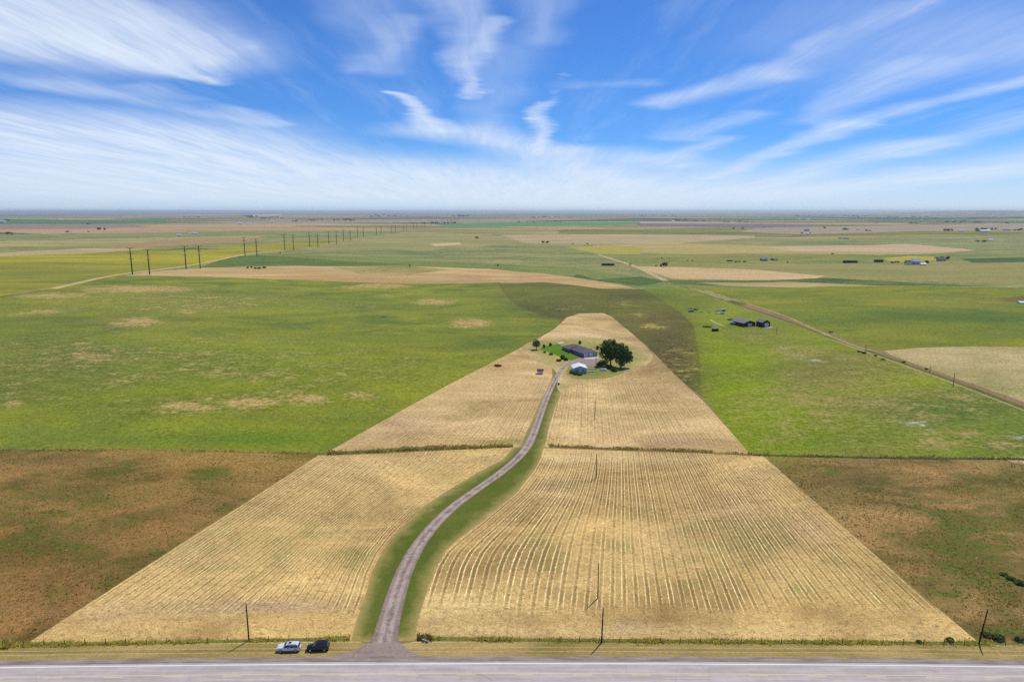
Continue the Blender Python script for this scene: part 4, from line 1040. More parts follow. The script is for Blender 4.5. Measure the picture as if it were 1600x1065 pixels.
MB().box(8.2, 8.8, 4, 4.6, 3.7, 4.8).build('chimney', M['pale'], rf)
for a0, a1 in ((.6, 3.8), (4.5, 7.7)):
    g_ = rect_part('garage_door', M['white'], h, a0, a1, 0, 2.35, 0, .05)
    mb = MB()
    for k in range(1, 4): mb.box(a0, a1, -.062, -.05, k * .58, k * .58 + .03)
    mb.build('seam', M['pale'], g_)
d_ = rect_part('door', M['white'], h, 8.5, 9.5, 0, 2.15, 0, .05)
MB().box(9.32, 9.4, -.11, -.05, 1.0, 1.08).build('handle', M['glass'], d_)
for y0, y1, z0, z1 in ((3, 4.4, 1, 2.2), (7, 8.6, 1, 2.2), (11.4, 12.8, 1, 2.2)): window(h, y0, y1, z0, z1, 0, 'y', -1)
rect_part('front_door', M['door'], h, 13.6, 14.6, 0, 2.1, 0, .05, 'y', -1)
for y0, y1, z0, z1 in ((17, 19, .9, 2.2), (22, 24, .9, 2.2)): window(h, y0, y1, z0, z1, -1.3, 'y', -1)
for y0, y1, z0, z1 in ((6, 7.5, 1, 2.2), (11, 12.5, 1, 2.2), (17, 19, .9, 2.2)): window(h, y0, y1, z0, z1, 10.8, 'y', 1)
def slab(name, pts_px, zoff, m):
    P = [G(*p) for p in pts_px]; n = len(P)
    v_ = [(p.x, p.y, p.z - .3) for p in P] + [(p.x, p.y, p.z + zoff) for p in P]
    o = obj(name, v_, [tuple(range(n, 2 * n))[::-1]] + [(i, (i + 1) % n, n + (i + 1) % n, n + i) for i in range(n)], m)
    bm_fix(o); return o
def bm_fix(o):
    import bmesh
    b_ = bmesh.new(); b_.from_mesh(o.data); bmesh.ops.recalc_face_normals(b_, faces=b_.faces); b_.to_mesh(o.data); b_.free()
o = slab('pavement', [(912.5, 558.8), (932.8, 556.4), (936.5, 560), (930, 561), (914, 561.5)], .10, M['concrete']); o['kind'] = 'structure'
o = slab('pavement', [(870.5, 536.4), (877, 534.2), (882, 534.8), (878, 537.6), (874, 538.2)], .35, M['concrete']); o['kind'] = 'structure'
o = slab('pavement', [(941, 553), (957, 551), (962, 554), (946, 556)], .12, M['concrete']); o['kind'] = 'structure'

def gable(name, label, cat, p, rz, w, L, hw, rise, mw, mr, over=.4, group=None, door=None, doorm='white', side_windows=0):
    """gable end faces local -y; ridge runs along y"""
    t_ = thing(name, label, cat, p, rz, group)
    x = w / 2
    v_ = [(-x, 0, -1), (x, 0, -1), (x, L, -1), (-x, L, -1), (-x, 0, hw), (x, 0, hw), (x, L, hw), (-x, L, hw), (0, 0, hw + rise), (0, L, hw + rise)]
    obj('wall', v_, [(0, 1, 5, 8, 4), (1, 2, 6, 5), (2, 3, 7, 9, 6), (3, 0, 4, 7), (4, 8, 9, 7), (8, 5, 6, 9), (3, 2, 1, 0)], mw, t_)
    k = rise / x; t = .14; e = x + over
    v_ = []
    for y_ in (-over, L + over):
        v_ += [(-e, y_, hw - over * k + .03), (0, y_, hw + rise + .03), (e, y_, hw - over * k + .03), (e, y_, hw - over * k + .03 + t), (0, y_, hw + rise + .03 + t), (-e, y_, hw - over * k + .03 + t)]
    obj('roof', v_, [(0, 1, 4, 5), (1, 2, 3, 4), (6, 11, 10, 7), (7, 10, 9, 8), (5, 4, 10, 11), (4, 3, 9, 10), (0, 6, 7, 1), (1, 7, 8, 2), (0, 5, 11, 6), (2, 8, 9, 3)], mr, t_)
    if door: rect_part('door', M[doorm], t_, door[0], door[1], 0, door[2], 0, .08)
    for i in range(side_windows):
        y0 = L * (i + .6) / side_windows; window(t_, y0, y0 + 1.0, 1, 2, -x, 'y', -1); window(t_, y0, y0 + 1.0, 1, 2, x, 'y', 1)
    return t_
p = G(906.3, 583.2)
ob = gable('outbuilding', 'pale blue gabled outbuilding with bright white roof beside the drive', 'outbuilding', p, R(2), 8.2, 9.2, 3.1, 1.35, M['wall_pale_blue'], M['roof_white'], .35)
window(ob, -2.6, -1.4, 1.1, 2.1, 0); window(ob, 1.4, 2.6, 1.1, 2.1, 0); rect_part('door', M['white'], ob, -.5, .5, 0, 2.1, 0, .05)
p = G(844, 584.5)
sh = thing('shed', 'tiny white shed with dark brown roof alone in the mown hay', 'shed', p, R(-4))
MB().box(-1.8, 1.8, 0, 2.6, -.6, 2.1).build('wall', M['white'], sh)
obj('roof', [(-2, -.35, 2.02), (2, -.35, 2.02), (2, 1.3, 3.0), (-2, 1.3, 3.0), (2, 2.9, 2.02), (-2, 2.9, 2.02), (-2, -.35, 1.9), (2, -.35, 1.9), (2, 2.9, 1.9), (-2, 2.9, 1.9)],
    [(0, 1, 2, 3), (3, 2, 4, 5), (0, 6, 7, 1), (4, 8, 9, 5), (0, 3, 5, 9, 6), (1, 7, 8, 4, 2), (6, 9, 8, 7)], M['rust'], sh)
rect_part('door', M['pale'], sh, -.5, .5, 0, 1.8, 0, .05)
# small white roofed utility box by the drive
p = G(873, 600.5)
ub = thing('utility_box', 'small white topped box standing at the drive edge below the house', 'box', p, R(10))
MB().box(-.45, .45, -.35, .35, -.1, .9).build('body', M['stack'], ub); MB().box(-.6, .6, -.5, .5, .9, 1.35).build('lid', M['white'], ub)
# propane tank on the grass
p = G(942, 579)
pt = thing('propane_tank', 'long white tank lying on the grass below the big trees', 'tank', p, R(-12))
MB().tube([(-2.3, 0, .9), (-2.05, 0, .9), (2.05, 0, .9), (2.3, 0, .9)], [.25, .6, .6, .25], 12).build('tank', M['white'], pt, True)
for s_ in (-1.3, 1.3): MB().box(s_ - .12, s_ + .12, -.4, .4, -.1, .42).build('support', M['concrete'], pt)
MB().tube([(0, 0, 1.45), (0, 0, 1.7)], .2, 8).build('valve', M['pale'], pt)
# stacked boards beside the outbuilding
for i, (x, y) in enumerate([(922, 577), (923, 581)]):
    p = G(x, y); lp = thing('lumber_pile', ['upper', 'lower'][i] + ' pale flat pile of boards east of the white roofed outbuilding', 'lumber pile', p, R(-3))
    MB().box(-2.4, 2.4, -.4, .4, .15, .5).build('boards', M['pale'], lp)
    for s_ in (-1.6, 1.6): MB().box(s_ - .1, s_ + .1, -.5, .5, -.1, .15).build('bearer', M['bark'], lp)

# ranch group to the east
p = G(1171, 509.8)
bn = gable('barn', 'wide dark red barn with grey roof in the eastern pasture', 'barn', p, R(18), 12.0, 17, 3.0, 1.9, M['barn_red'], M['roof_grey'], .5, 'dark red barns', (-1.6, 2.2, 2.5))
p = G(1197, 510.6)
bn = gable('barn', 'smaller tall dark red barn with white door in the eastern pasture', 'barn', p, R(14), 7.4, 9, 4.0, 1.8, M['barn_red'], M['roof_grey'], .5, 'dark red barns', (-1.5, 2.2, 3.2))
o = slab('pavement', [(1193, 511), (1206, 510.6), (1207, 511.8), (1195, 512.2)], .12, M['concrete']); o['kind'] = 'structure'
p = G(1117.5, 517)
ls = thing('livestock_shelter', 'small dark open shelter with grey lean-to roof in the bright pasture', 'shelter', p, R(8))
MB().box(-2.3, 2.3, 1.6, 1.75, -.3, 1.9).build('back_wall', M['stack'], ls)
for s_ in (-1, 1): MB().box(min(2.3 * s_, 2.15 * s_), max(2.3 * s_, 2.15 * s_), -1.4, 1.6, -.3, 2.1).build('side_wall', M['stack'], ls)
obj('roof', [(-2.6, -1.8, 2.15), (2.6, -1.8, 2.15), (2.6, 2.0, 2.9), (-2.6, 2.0, 2.9), (-2.6, -1.8, 2.05), (2.6, -1.8, 2.05), (2.6, 2.0, 2.8), (-2.6, 2.0, 2.8)], [(0, 1, 2, 3), (7, 6, 5, 4), (0, 4, 5, 1), (1, 5, 6, 2), (2, 6, 7, 3), (3, 7, 4, 0)], M['roof_grey'], ls)

# far houses
def farhouse(px, py, wpx, hpx, mw, mr, label, name='farmhouse', cat='farmhouse', deep=1.0, group='distant farm buildings'):
    m_ = mpp(px, py); p = G(px, py); w = wpx * m_; hh = hpx * m_
    t_ = thing(name, label, cat, p, R(90) + rnd.uniform(-.12, .12), group)
    x = max(6, w * .4) / 2 * deep
    L = w; hw = hh * .6; rise = hh * .4
    t_.location = p + Vector((w / 2, x, 0))
    v_ = [(-x, 0, -1), (x, 0, -1), (x, L, -1), (-x, L, -1), (-x, 0, hw), (x, 0, hw), (x, L, hw), (-x, L, hw), (0, 0, hw + rise), (0, L, hw + rise)]
    obj('wall', v_, [(0, 1, 5, 8, 4), (1, 2, 6, 5), (2, 3, 7, 9, 6), (3, 0, 4, 7), (3, 2, 1, 0)], M[mw], t_)
    e = x * 1.1; z0 = hw - .1 * rise
    obj('roof', [(-e, -.5, z0), (0, -.5, hw + rise + .05), (e, -.5, z0), (-e, L + .5, z0), (0, L + .5, hw + rise + .05), (e, L + .5, z0), (-e, -.5, z0 - .3), (e, -.5, z0 - .3), (-e, L + .5, z0 - .3), (e, L + .5, z0 - .3)],
        [(0, 3, 4, 1), (1, 4, 5, 2), (0, 1, 2, 7, 6), (3, 8, 9, 5, 4), (0, 6, 8, 3), (2, 5, 9, 7), (6, 7, 9, 8)], M[mr], t_)
M['wall_far_blue'] = mat('bluish_siding', (.30, .36, .46), .7, .1, .3)
for a_ in [(1432, 413.5, 12, 9, 'wall_far_blue', 'roof_white', 'white roofed two storey farmhouse among trees in the east'), (1420, 414, 9, 5, 'white', 'roof_grey', 'low grey roofed wing west of the white roofed farmhouse'), (1444, 414.5, 8, 3.5, 'white', 'roof_white', 'small white outbuilding at the east end of the farmhouse'),
           (1472, 408, 12, 5.5, 'wall_far_blue', 'roof_grey', 'grey roofed house wrapped by dark trees in the east'), (1195, 408, 9, 6, 'wall_far_blue', 'wall_far_blue', 'bluish barn beyond the tan field'), (1213, 407.5, 6, 3.5, 'white', 'roof_grey', 'small white house just east of the bluish barn'),
           (1540, 362.5, 15, 3.6, 'white', 'roof_white', 'long white barn in the far east'), (1503, 362, 7, 3, 'white', 'roof_white', 'short white building west of the long white barn'), (1548, 376, 8, 2.6, 'white', 'roof_white', 'lone white roofed building next to the dark tree clump'),
           (1341, 359, 5, 2.8, 'white', 'roof_white', 'small white building right of the dark clump on the tan plain'), (1572, 360.5, 7, 2.5, 'white', 'roof_grey', 'small grey roofed building right of the long white barn'), (1261, 361, 7, 3, 'wall_far_blue', 'roof_grey', 'small bluish building above the scattered roofs'),
           (1262, 365.5, 4, 2, 'white', 'roof_white', 'tiny white roof among the scattered trees of the tan plain'), (1313, 373, 4, 2, 'wall_far_blue', 'roof_grey', 'tiny grey building in the grey green middle plain'), (1322, 373.3, 8, 1.8, 'wall_far_blue', 'roof_grey', 'low long grey building in the grey green middle plain'),
           (1263, 344, 5, 1.8, 'white', 'roof_white', 'right one of two white specks on the blue plain'), (1249, 343.5, 4, 1.6, 'white', 'roof_white', 'left one of two white specks on the blue plain'), (1490, 346.5, 5, 2, 'white', 'roof_white', 'white building of the distant eastern homestead'), (1370, 349, 4, 2, 'white', 'roof_grey', 'lone tiny building on the lavender plain'),
           (3, 348, 8, 4, 'white', 'roof_white', 'white building at the western picture edge'), (94, 344.5, 6, 2.2, 'white', 'roof_white', 'lone white barn on the teal field'), (19, 366.8, 5, 2.4, 'white', 'roof_grey', 'small pale building in the dark clump above the yellow field'), (37, 365.5, 3, 2, 'pale', 'pale', 'tiny pale building east of that dark clump'),
           (112, 363, 3, 2, 'white', 'roof_white', 'tiny white building by the farmstead trees'), (130, 363, 4, 1.8, 'pale', 'roof_white', 'pale building with low trees beside it above the yellow field'), (279, 369, 7, 3.2, 'white', 'roof_white', 'white farmhouse left of three white dots'), (296, 365.5, 3, 1.8, 'white', 'roof_white', 'first of three small white buildings in a row'),
           (303, 365.5, 3.5, 2.2, 'white', 'roof_white', 'second of three small white buildings in a row'), (307.5, 365.5, 3, 2.2, 'white', 'roof_white', 'third of three small white buildings in a row'), (375, 350.5, 6, 2.8, 'white', 'roof_white', 'larger of two long white roofs in the hazy west'), (388, 350.3, 7, 2, 'white', 'roof_white', 'fainter of two long white roofs in the hazy west'),
           (298, 338.5, 3, 1.5, 'white', 'roof_white', 'white speck building near the western horizon'), (104, 339.5, 6, 1.4, 'white', 'roof_white', 'low pale building near the north west horizon'), (690, 350, 5, 2.4, 'white', 'roof_white', 'white roofed building east of the fading pole line'), (610, 349, 4, 1.8, 'white', 'roof_white', 'small white building west of the fading poles'),
           (500, 343, 4, 1.8, 'white', 'roof_grey', 'small pale building in the hazy shelterbelt'), (425, 346.5, 6, 1.6, 'white', 'roof_white', 'small white building below the hazy settlement'), (1052, 346, 4, 1.6, 'white', 'roof_white', 'white building west of the dark strip on the blue plain'), (1187, 340, 3, 1.6, 'white', 'roof_white', 'lone white speck on the blue horizon plain'), (1598, 474.5, 7, 3.5, 'white', 'roof_white', 'white topped building at the brown patch on the eastern picture edge')]:
    farhouse(*a_)
# long dark stacks
def straw_stack(px0, px1, py, hpx, label):
    a_ = G(px0, py); b_ = G(px1, py); m_ = mpp((px0 + px1) / 2, py); hh = hpx * m_
    t_ = thing('straw_stack', label, 'straw stack', a_, atan2(b_.y - a_.y, b_.x - a_.x), 'long dark straw stacks')
    L = (b_ - a_).length; n = max(4, int(L / 3.2)); mb = MB()
    for i in range(n):
        x0 = L * i / n; x1 = L * (i + 1) / n - .12; j = rnd.uniform(-.2, .2)
        mb.box(x0, x1, j, 5 + j, -1, hh * rnd.uniform(.88, 1.0))
    mb.build('bales', M['stack'], t_)
    t2 = MB()
    t2.box(-.3, L + .3, -.35, 5.4, hh, hh + .35).build('cover', M['rust'], t_)
for a_ in [(940, 959, 415, 3.2, 'long dark stack in the green pasture west of the farm track'), (1318, 1340, 410.8, 3.6, 'longer of two dark stacks on the eastern plain'), (1367, 1380.5, 409.6, 3.6, 'shorter dark stack nearer to the eastern farmhouse')]: straw_stack(*a_)

# ------------------------------------------------------------------ vehicles
M['car_white'] = mat('white_car_paint', (.75, .76, .78), .25, .02, 1, coat=.8, spec=.5)
M['car_black'] = mat('black_car_paint', (.006, .008, .013), .22, .02, 1, coat=.6, spec=.5)
M['car_grey'] = mat('grey_car_paint', (.48, .50, .52), .3, .02, 1, coat=.5)
M['car_blue'] = mat('pale_blue_car_paint', (.66, .72, .74), .3, .02, 1, coat=.5)
M['tyre'] = mat('tyre_rubber', (.015, .015, .016), .9, .1, 4)
M['rim'] = mat('alloy_rim', (.45, .46, .48), .35, .05, 4, metal=.8)
M['lamp_red'] = mat('red_lens', (.35, .01, .01), .2, .05, 4)
M['lamp_clear'] = mat('clear_lens', (.7, .72, .75), .15, .05, 4, spec=.8)
M['plastic'] = mat('dark_plastic', (.02, .02, .022), .6, .1, 4)
def suv(name, label, p, rz, paint, L=5.1, Wd=1.98, Hh=1.78, group=None, full=True):
    """front towards local -x"""
    t_ = thing(name, label, 'car', p, rz, group)
    s = L / 5.1; q = Hh / 1.78; hw = Wd / 2
    # body stations: x, z bottom, z shoulder, half width
    st = [(-2.55, .45, .72, .70), (-2.50, .32, .86, .84), (-2.30, .26, .97, .94), (-1.6, .25, 1.05, .985), (-1.05, .25, 1.10, 1.0), (0, .25, 1.12, 1.0), (1.3, .25, 1.14, 1.0), (2.1, .27, 1.14, .97), (2.42, .34, 1.10, .90), (2.53, .45, .90, .80)]
    vs = []; fs = []
    for x, zb, zs, w in st:
        w *= hw
        ring_ = [(x, -w * .86, zb), (x, -w, zb + .16), (x, -w * 1.0, (zb + zs) * .5 + .08), (x, -w * .95, zs - .08), (x, -w * .80, zs), (x, 0, zs + .03), (x, w * .80, zs), (x, w * .95, zs - .08), (x, w * 1.0, (zb + zs) * .5 + .08), (x, w, zb + .16), (x, w * .86, zb)]
        vs += [(a_ * s, b_, c_ * q) for a_, b_, c_ in ring_]
    n = 11
    for i in range(len(st) - 1):
        for k in range(n):
            a_ = i * n + k; b_ = i * n + (k + 1) % n
            fs.append((a_, a_ + n, b_ + n, b_))
    fs.append(tuple(range(n))); fs.append(tuple((len(st) - 1) * n + k for k in range(n))[::-1])
    o = obj('body', vs, fs, paint, t_, True); bm_fix(o)
    # cabin glass
    cs = [(-1.15, 1.08, .86), (-.35, 1.62, .76), (.1, 1.70, .74), (1.5, 1.70, .73), (2.0, 1.60, .70), (2.38, 1.12, .80)]
    vs = []
    for x, z, w in cs:
        w *= hw
        vs += [(x * s, -hw * .90, 1.0 * q), (x * s, -w, z * q), (x * s, w, z * q), (x * s, hw * .90, 1.0 * q)]
    fs = []
    for i in range(len(cs) - 1):
        for k in range(3): fs.append((i * 4 + k, i * 4 + k + 1, i * 4 + k + 5, i * 4 + k + 4))
    fs += [(0, 3, 2, 1), (20, 21, 22, 23)]
    o = obj('window', vs, fs, M['glass'], t_); bm_fix(o); o['label'] = 'dark glazed cabin'
    # roof panel + pillars
    mb = MB()
    rx = [(-.42, 1.60, .76), (.1, 1.715, .75), (1.5, 1.715, .74), (2.12, 1.60, .71)]
    k = len(mb.v)
    for x, z, w in rx:
        w *= hw; mb.v += [(x * s, -w - .02, (z - .05) * q), (x * s, -w * .85, (z + .03) * q), (x * s, w * .85, (z + .03) * q), (x * s, w + .02, (z - .05) * q)]
    for i in range(3):
        for j in range(3): mb.f.append((k + i * 4 + j, k + i * 4 + j + 4, k + i * 4 + j + 5, k + i * 4 + j + 1))
    mb.f += [(k, k + 1, k + 2, k + 3), (k + 12, k + 15, k + 14, k + 13), (k, k + 3, k + 15, k + 12)]
    o = mb.build('roof_panel', paint, t_); bm_fix(o)
    for sd in (-1, 1):
        mb = MB(); g = hw * sd
        for a_, b_ in (((-1.2, .91, 1.06), (-.40, .78, 1.60)), ((.32, .925, 1.06), (.40, .765, 1.67)), ((1.35, .925, 1.06), (1.32, .755, 1.67)), ((2.25, .90, 1.08), (1.95, .725, 1.60))):
            mb.tube([(a_[0] * s, a_[1] * g, a_[2] * q), (b_[0] * s, b_[1] * g, b_[2] * q)], .045, 5)
        mb.build('pillar', paint, t_)
        MB().tube([(-.1 * s, .62 * g, 1.75 * q), (0, .62 * g, 1.80 * q), (1.7 * s, .61 * g, 1.80 * q), (1.8 * s, .61 * g, 1.75 * q)], .02, 5).build('roof_rail', M['plastic'], t_)
        MB().box(min(-1.0 * s, -.82 * s), max(-1.0 * s, -.82 * s), min(g * .98, g * 1.14), max(g * .98, g * 1.14), 1.08 * q, 1.24 * q).build('mirror', paint, t_)
        MB().box(-2.53 * s, -2.28 * s, min(.45 * g, .88 * g), max(.45 * g, .88 * g), .74 * q, .88 * q).build('headlight', M['lamp_clear'], t_)
        MB().box(2.30 * s, 2.50 * s, min(.62 * g, .93 * g), max(.62 * g, .93 * g), .92 * q, 1.08 * q).build('tail_light', M['lamp_red'], t_)
        for x in (-1.58, 1.55):
            y0 = g * .80; y1 = g * 1.015; w_ = MB().tube([(x * s, y0, .38), (x * s, y1, .38)], .38, 18).build('wheel', M['tyre'], t_)
            MB().tube([(x * s, y1, .38), (x * s, y1 + .015 * sd, .38)], .25, 14).build('rim', M['rim'], w_)
    MB().box(-.05 * s, .55 * s, -.36, .36, 1.745 * q, 1.765 * q).build('sunroof', M['glass'], t_)
    MB().box(-2.57 * s, -2.50 * s, -.42, .42, .52 * q, .72 * q).build('grille', M['plastic'], t_)
    MB().box(-2.0 * s, 2.2 * s, -hw * .98, hw * .98, .20, .30).build('sill', M['plastic'], t_)
    return t_
pw = G(450, 1018.5)
suv('suv', 'white SUV with black sunroof parked on the roadside grass', Vector((pw.x, pw.y + .9, 0)), R(2), M['car_white'], 5.2, group='cars parked beside the highway')
pb = G(495.5, 1017.5)
suv('suv', 'black SUV parked on the roadside grass behind the white one', Vector((pb.x, pb.y + .9, 0)), R(3), M['car_black'], 4.95, 1.95, 1.76, group='cars parked beside the highway')
# vehicles in the eastern pasture
def camper(label, px, py, rz, L, hgt, m1, m2='plastic'):
    t_ = thing('camper_trailer', label, 'camper trailer', G(px, py), rz, 'vehicles kept in the east pasture')
    prof = [(-L / 2, .6), (-L / 2 + .1, hgt * .8), (-L / 2 + .7, hgt), (L / 2 - .4, hgt), (L / 2, hgt * .85), (L / 2, .6)]
    n = len(prof); v_ = [(x, -1.2, z) for x, z in prof] + [(x, 1.2, z) for x, z in prof]
    o = obj('body', v_, [tuple(range(n)), tuple(range(n, 2 * n))[::-1]] + [(i, (i + 1) % n, n + (i + 1) % n, n + i) for i in range(n)], m1, t_); bm_fix(o)
    MB().box(-L / 2 + .3, L / 2 - .3, -1.22, 1.22, .45, .95).build('skirt', M[m2], t_)
    for x in (-L * .3, L * .05): MB().box(x, x + .9, -1.24, -1.2, 1.4, 2.0).build('window', M['glass'], t_)
    for sd in (-1, 1): MB().tube([(.2, sd * 1.0, .36), (.2, sd * 1.23, .36)], .36, 12).build('wheel', M['tyre'], t_)
    MB().tube([(-L / 2, 0, .5), (-L / 2 - 1.1, 0, .45)], .06, 6).build('hitch', M['plastic'], t_)
camper('grey covered trailer at the western end of the pasture vehicles', 1080, 487, R(5), 5.6, 2.2, M['car_grey'])
camper('white and dark camper trailer parked by the wide barn', 1146, 507, R(-28), 6.0, 2.6, M['white'])
camper('white camper trailer behind the parked cars, near their eastern end', 1130, 486, R(12), 4.2, 2.4, M['car_blue'])
for x, y, rz, pm, l in [(1095.5, 487, 60, 'car_blue', 'pale car second from the western end of the pasture vehicles'), (1107.5, 488, 75, 'car_grey', 'pale grey car in the middle of the pasture vehicles'), (1119.5, 490, 80, 'car_white', 'white car parked nearest the track among the pasture vehicles'),
                        (1121, 486, 40, 'car_white', 'white car half hidden behind the nearest pasture car'), (1127.5, 490.5, 10, 'car_blue', 'pale car at the eastern end of the pasture vehicles')]:
    suv('parked_car', l, G(x, y), R(rz), M[pm], 4.8, 1.9, 1.7, 'vehicles kept in the east pasture')
# pale trough out in the western pasture
p = G(601, 495)
tr_ = thing('water_trough', 'pale oblong trough alone in the big green pasture', 'trough', p, R(-15))
mb = MB(); mb.box(-2.2, 2.2, -.5, -.4, 0, .8).box(-2.2, 2.2, .4, .5, 0, .8).box(-2.2, -2.1, -.4, .4, 0, .8).box(2.1, 2.2, -.4, .4, 0, .8).box(-2.1, 2.1, -.4, .4, 0, .1)
mb.build('tub', M['pale'], tr_)
MB().box(-2.09, 2.09, -.39, .39, .6, .62).build('water', M['glass'], tr_)
# pipe end lying in the brush where the fence meets the drive
p = G(664, 1001)
cp = thing('culvert_pipe', 'short pale pipe lying in dark brush at the fence end by the drive', 'pipe', p, R(-28))
mb = MB(); ro, ri, L2, n = .2, .16, 1.1, 14
for x, r_ in ((-L2, ro), (L2, ro), (L2, ri), (-L2, ri)): mb.v += [(x, r_ * cos(2 * pi * k / n), .18 + r_ * sin(2 * pi * k / n)) for k in range(n)]
for i in range(4):
    for k in range(n): mb.f.append((i * n + k, i * n + (k + 1) % n, ((i + 1) % 4) * n + (k + 1) % n, ((i + 1) % 4) * n + k))
o = mb.build('pipe', M['pale'], cp); bm_fix(o)
shrub('dark twiggy brush at the fence end beside the drive', 656, 998.5, .6, .6, 160, 'leaf_grey', 160)

# ------------------------------------------------------------------ poles and wires
M['wood'] = mat('dark_pole_wood', (.030, .020, .015), .9, .3, 2)
M['steel'] = mat('dark_weathered_steel', (.035, .026, .022), .8, .15, 1)
M['wire'] = mat('aluminium_wire', (.45, .45, .42), .5, .05, 1, metal=.2)
M['insul'] = mat('insulator', (.35, .36, .38), .3, .05, 5)
def height_at(px, py, ptop):
    b_ = G(px, py); d = ray(px, ptop); t = b_.y / d[1]
    return H + d[2] * t - b_.z
def pole(px, py, ptop, label, lean=(0, 0), cross=False, group=None, r=.17):
    b_ = G(px, py); hh = height_at(px, py, ptop)
    t_ = thing('utility_pole', label, 'utility pole', b_, 0, group)
    MB().tube([(0, 0, -.5), (lean[0] * .5, lean[1] * .5, hh * .5), (lean[0], lean[1], hh)], [r * 1.1, r * .9, r * .68], 9).build('shaft', M['wood'], t_, True)
    MB().tube([(lean[0], lean[1], hh), (lean[0], lean[1], hh + .28)], [.05, .07], 7).build('insulator', M['insul'], t_)
    MB().tube([(lean[0] - .22, lean[1] - .08, hh - 1.55), (lean[0] - .22, lean[1] - .08, hh - 1.35)], .07, 7).build('insulator', M['insul'], t_)
    if cross:
        MB().box(lean[0] - .9, lean[0] + .9, -.06, .06, hh - .5, hh - .38).build('crossarm', M['wood'], t_)
    t_['_top'] = (b_.x + lean[0], b_.y + lean[1], b_.z + hh)
    return t_
g_ = 'poles beside the highway'
P1 = pole(389, 1000, 943, 'wooden pole beside the fence behind the white SUV', group=g_)
P2 = pole(940, 1003, 949, 'wooden pole at the fence in the middle of the roadside', (.15, 0), group=g_)
P3 = pole(1529, 1006, 953, 'wooden roadside pole held by two guy wires', (1.2, .3), group=g_)
g_ = 'poles running up to the house'
P4 = pole(934, 934, 880, 'wooden pole standing in the mown rows just above the roadside one', group=g_, r=.15)
P5 = pole(931.5, 746, 710, 'wooden pole in the hay just below the cross ditch', group=g_)
P6 = pole(929.5, 655, 625, 'wooden pole in the hay above the cross ditch', group=g_)
P7 = pole(931, 577, 553, 'wooden pole at the gravel court beside the house', group=g_, cross=True)
g_ = 'poles along the farm track'
pole(1489.5, 602, 583, 'pole beside the farm track next to the tan hay field', group=g_, cross=True)
pole(1352.5, 553, 539, 'pole beside the farm track in the dark weeds', group=g_)
pole(1213.5, 523, 511, 'pole at the end of the yard east of the smaller barn', group=g_)
pole(1453, 581, 571, 'short pole of the farm track next to the corner of the tan field', group=g_, r=.12)
def wire(name, label, a_, b_, sag, r=.014, m='wire', parent=None, group=None):
    a_ = Vector(a_); b_ = Vector(b_); n = 14
    path = [a_.lerp(b_, i / n) - Vector((0, 0, sag * 4 * (i / n) * (1 - i / n))) for i in range(n + 1)]
    if parent: path = [q - parent.location for q in path]
    o = MB().tube(path, r, 4).build(name, M[m], parent)
    if not parent: tag(o, label, 'wire', group)
    return o
tops = [Vector(P['_top']) for P in (P1, P2, P3)]
for P in (P1, P2, P3, P4, P5, P6, P7): del P['_top']
for o in bpy.data.objects:
    if '_top' in o: del o['_top']
WL = Vector((-160, tops[0].y - .5, tops[0].z)); WE = Vector((175, tops[2].y + 2, tops[2].z))
seq = [WL] + tops + [WE]
nm = [('beyond the west pole', 'west'), ('between the west and the middle pole', ''), ('between the middle and the guyed pole', ''), ('beyond the guyed pole', 'east')]
for i in range(4):
    for k, dz in enumerate((.24, -1.4)):
        off = Vector((0, -.1 * k, dz))
        wire('power_line', ['upper', 'lower'][k] + ' overhead wire ' + nm[i][0] + ' along the highway', seq[i] + off, seq[i + 1] + off, .9, group='roadside overhead wires')
# guys
tp = tops[2]
wire('guy_wire', '', tp - Vector((0, 0, .3)), (G(1600, 1018) + Vector((0, 0, 0))), 0, .02, 'wire', P3)
wire('guy_wire', '', tp - Vector((0, 0, 1.2)), (G(1588, 1016) + Vector((0, 0, 0))), 0, .02, 'wire', P3)

# high voltage poles, two parallel rows
LP = [(207, 428.5, 387), (291, 420, 384), (383, 400, 370), (445, 390.5, 366), (484, 385.5, 364), (514, 381.5, 362), (537, 376.5, 359), (559, 371.5, 356)]
RP = [(234, 429, 389.5), (313, 419.5, 384), (401.5, 400, 373), (459, 391, 367), (497, 386.5, 364), (526, 382, 362), (547.5, 376.5, 360), (568, 370.5, 355.5)]
ordn = ['first', 'second', 'third', 'fourth', 'fifth', 'sixth', 'seventh', 'eighth', 'ninth', 'tenth', 'eleventh', 'twelfth', 'thirteenth', 'fourteenth', 'fifteenth', 'sixteenth', 'seventeenth', 'eighteenth', 'nineteenth', 'twentieth']
def hv(p, hh, label, group, full):
    t_ = thing('transmission_pole', label, 'transmission pole', p, 0, group)
    MB().tube([(0, 0, -1), (0, 0, hh)], [1.0, .55] if hh > 25 else [.8, .5], 8).build('shaft', M['steel'], t_, True)
    for zf, w in ((1.0, 6.5), (.80, 4.2), (.60, 4.2)):
        z = hh * zf - .4
        mb = MB(); mb.box(-w, w, -.16, .16, z - .16, z + .16)
        mb.tube([(-w * .95, 0, z + .1), (0, 0, z + .1 - 1.2)], .1, 5); mb.tube([(w * .95, 0, z + .1), (0, 0, z + .1 - 1.2)], .1, 5)
        mb.build('crossarm', M['steel'], t_)
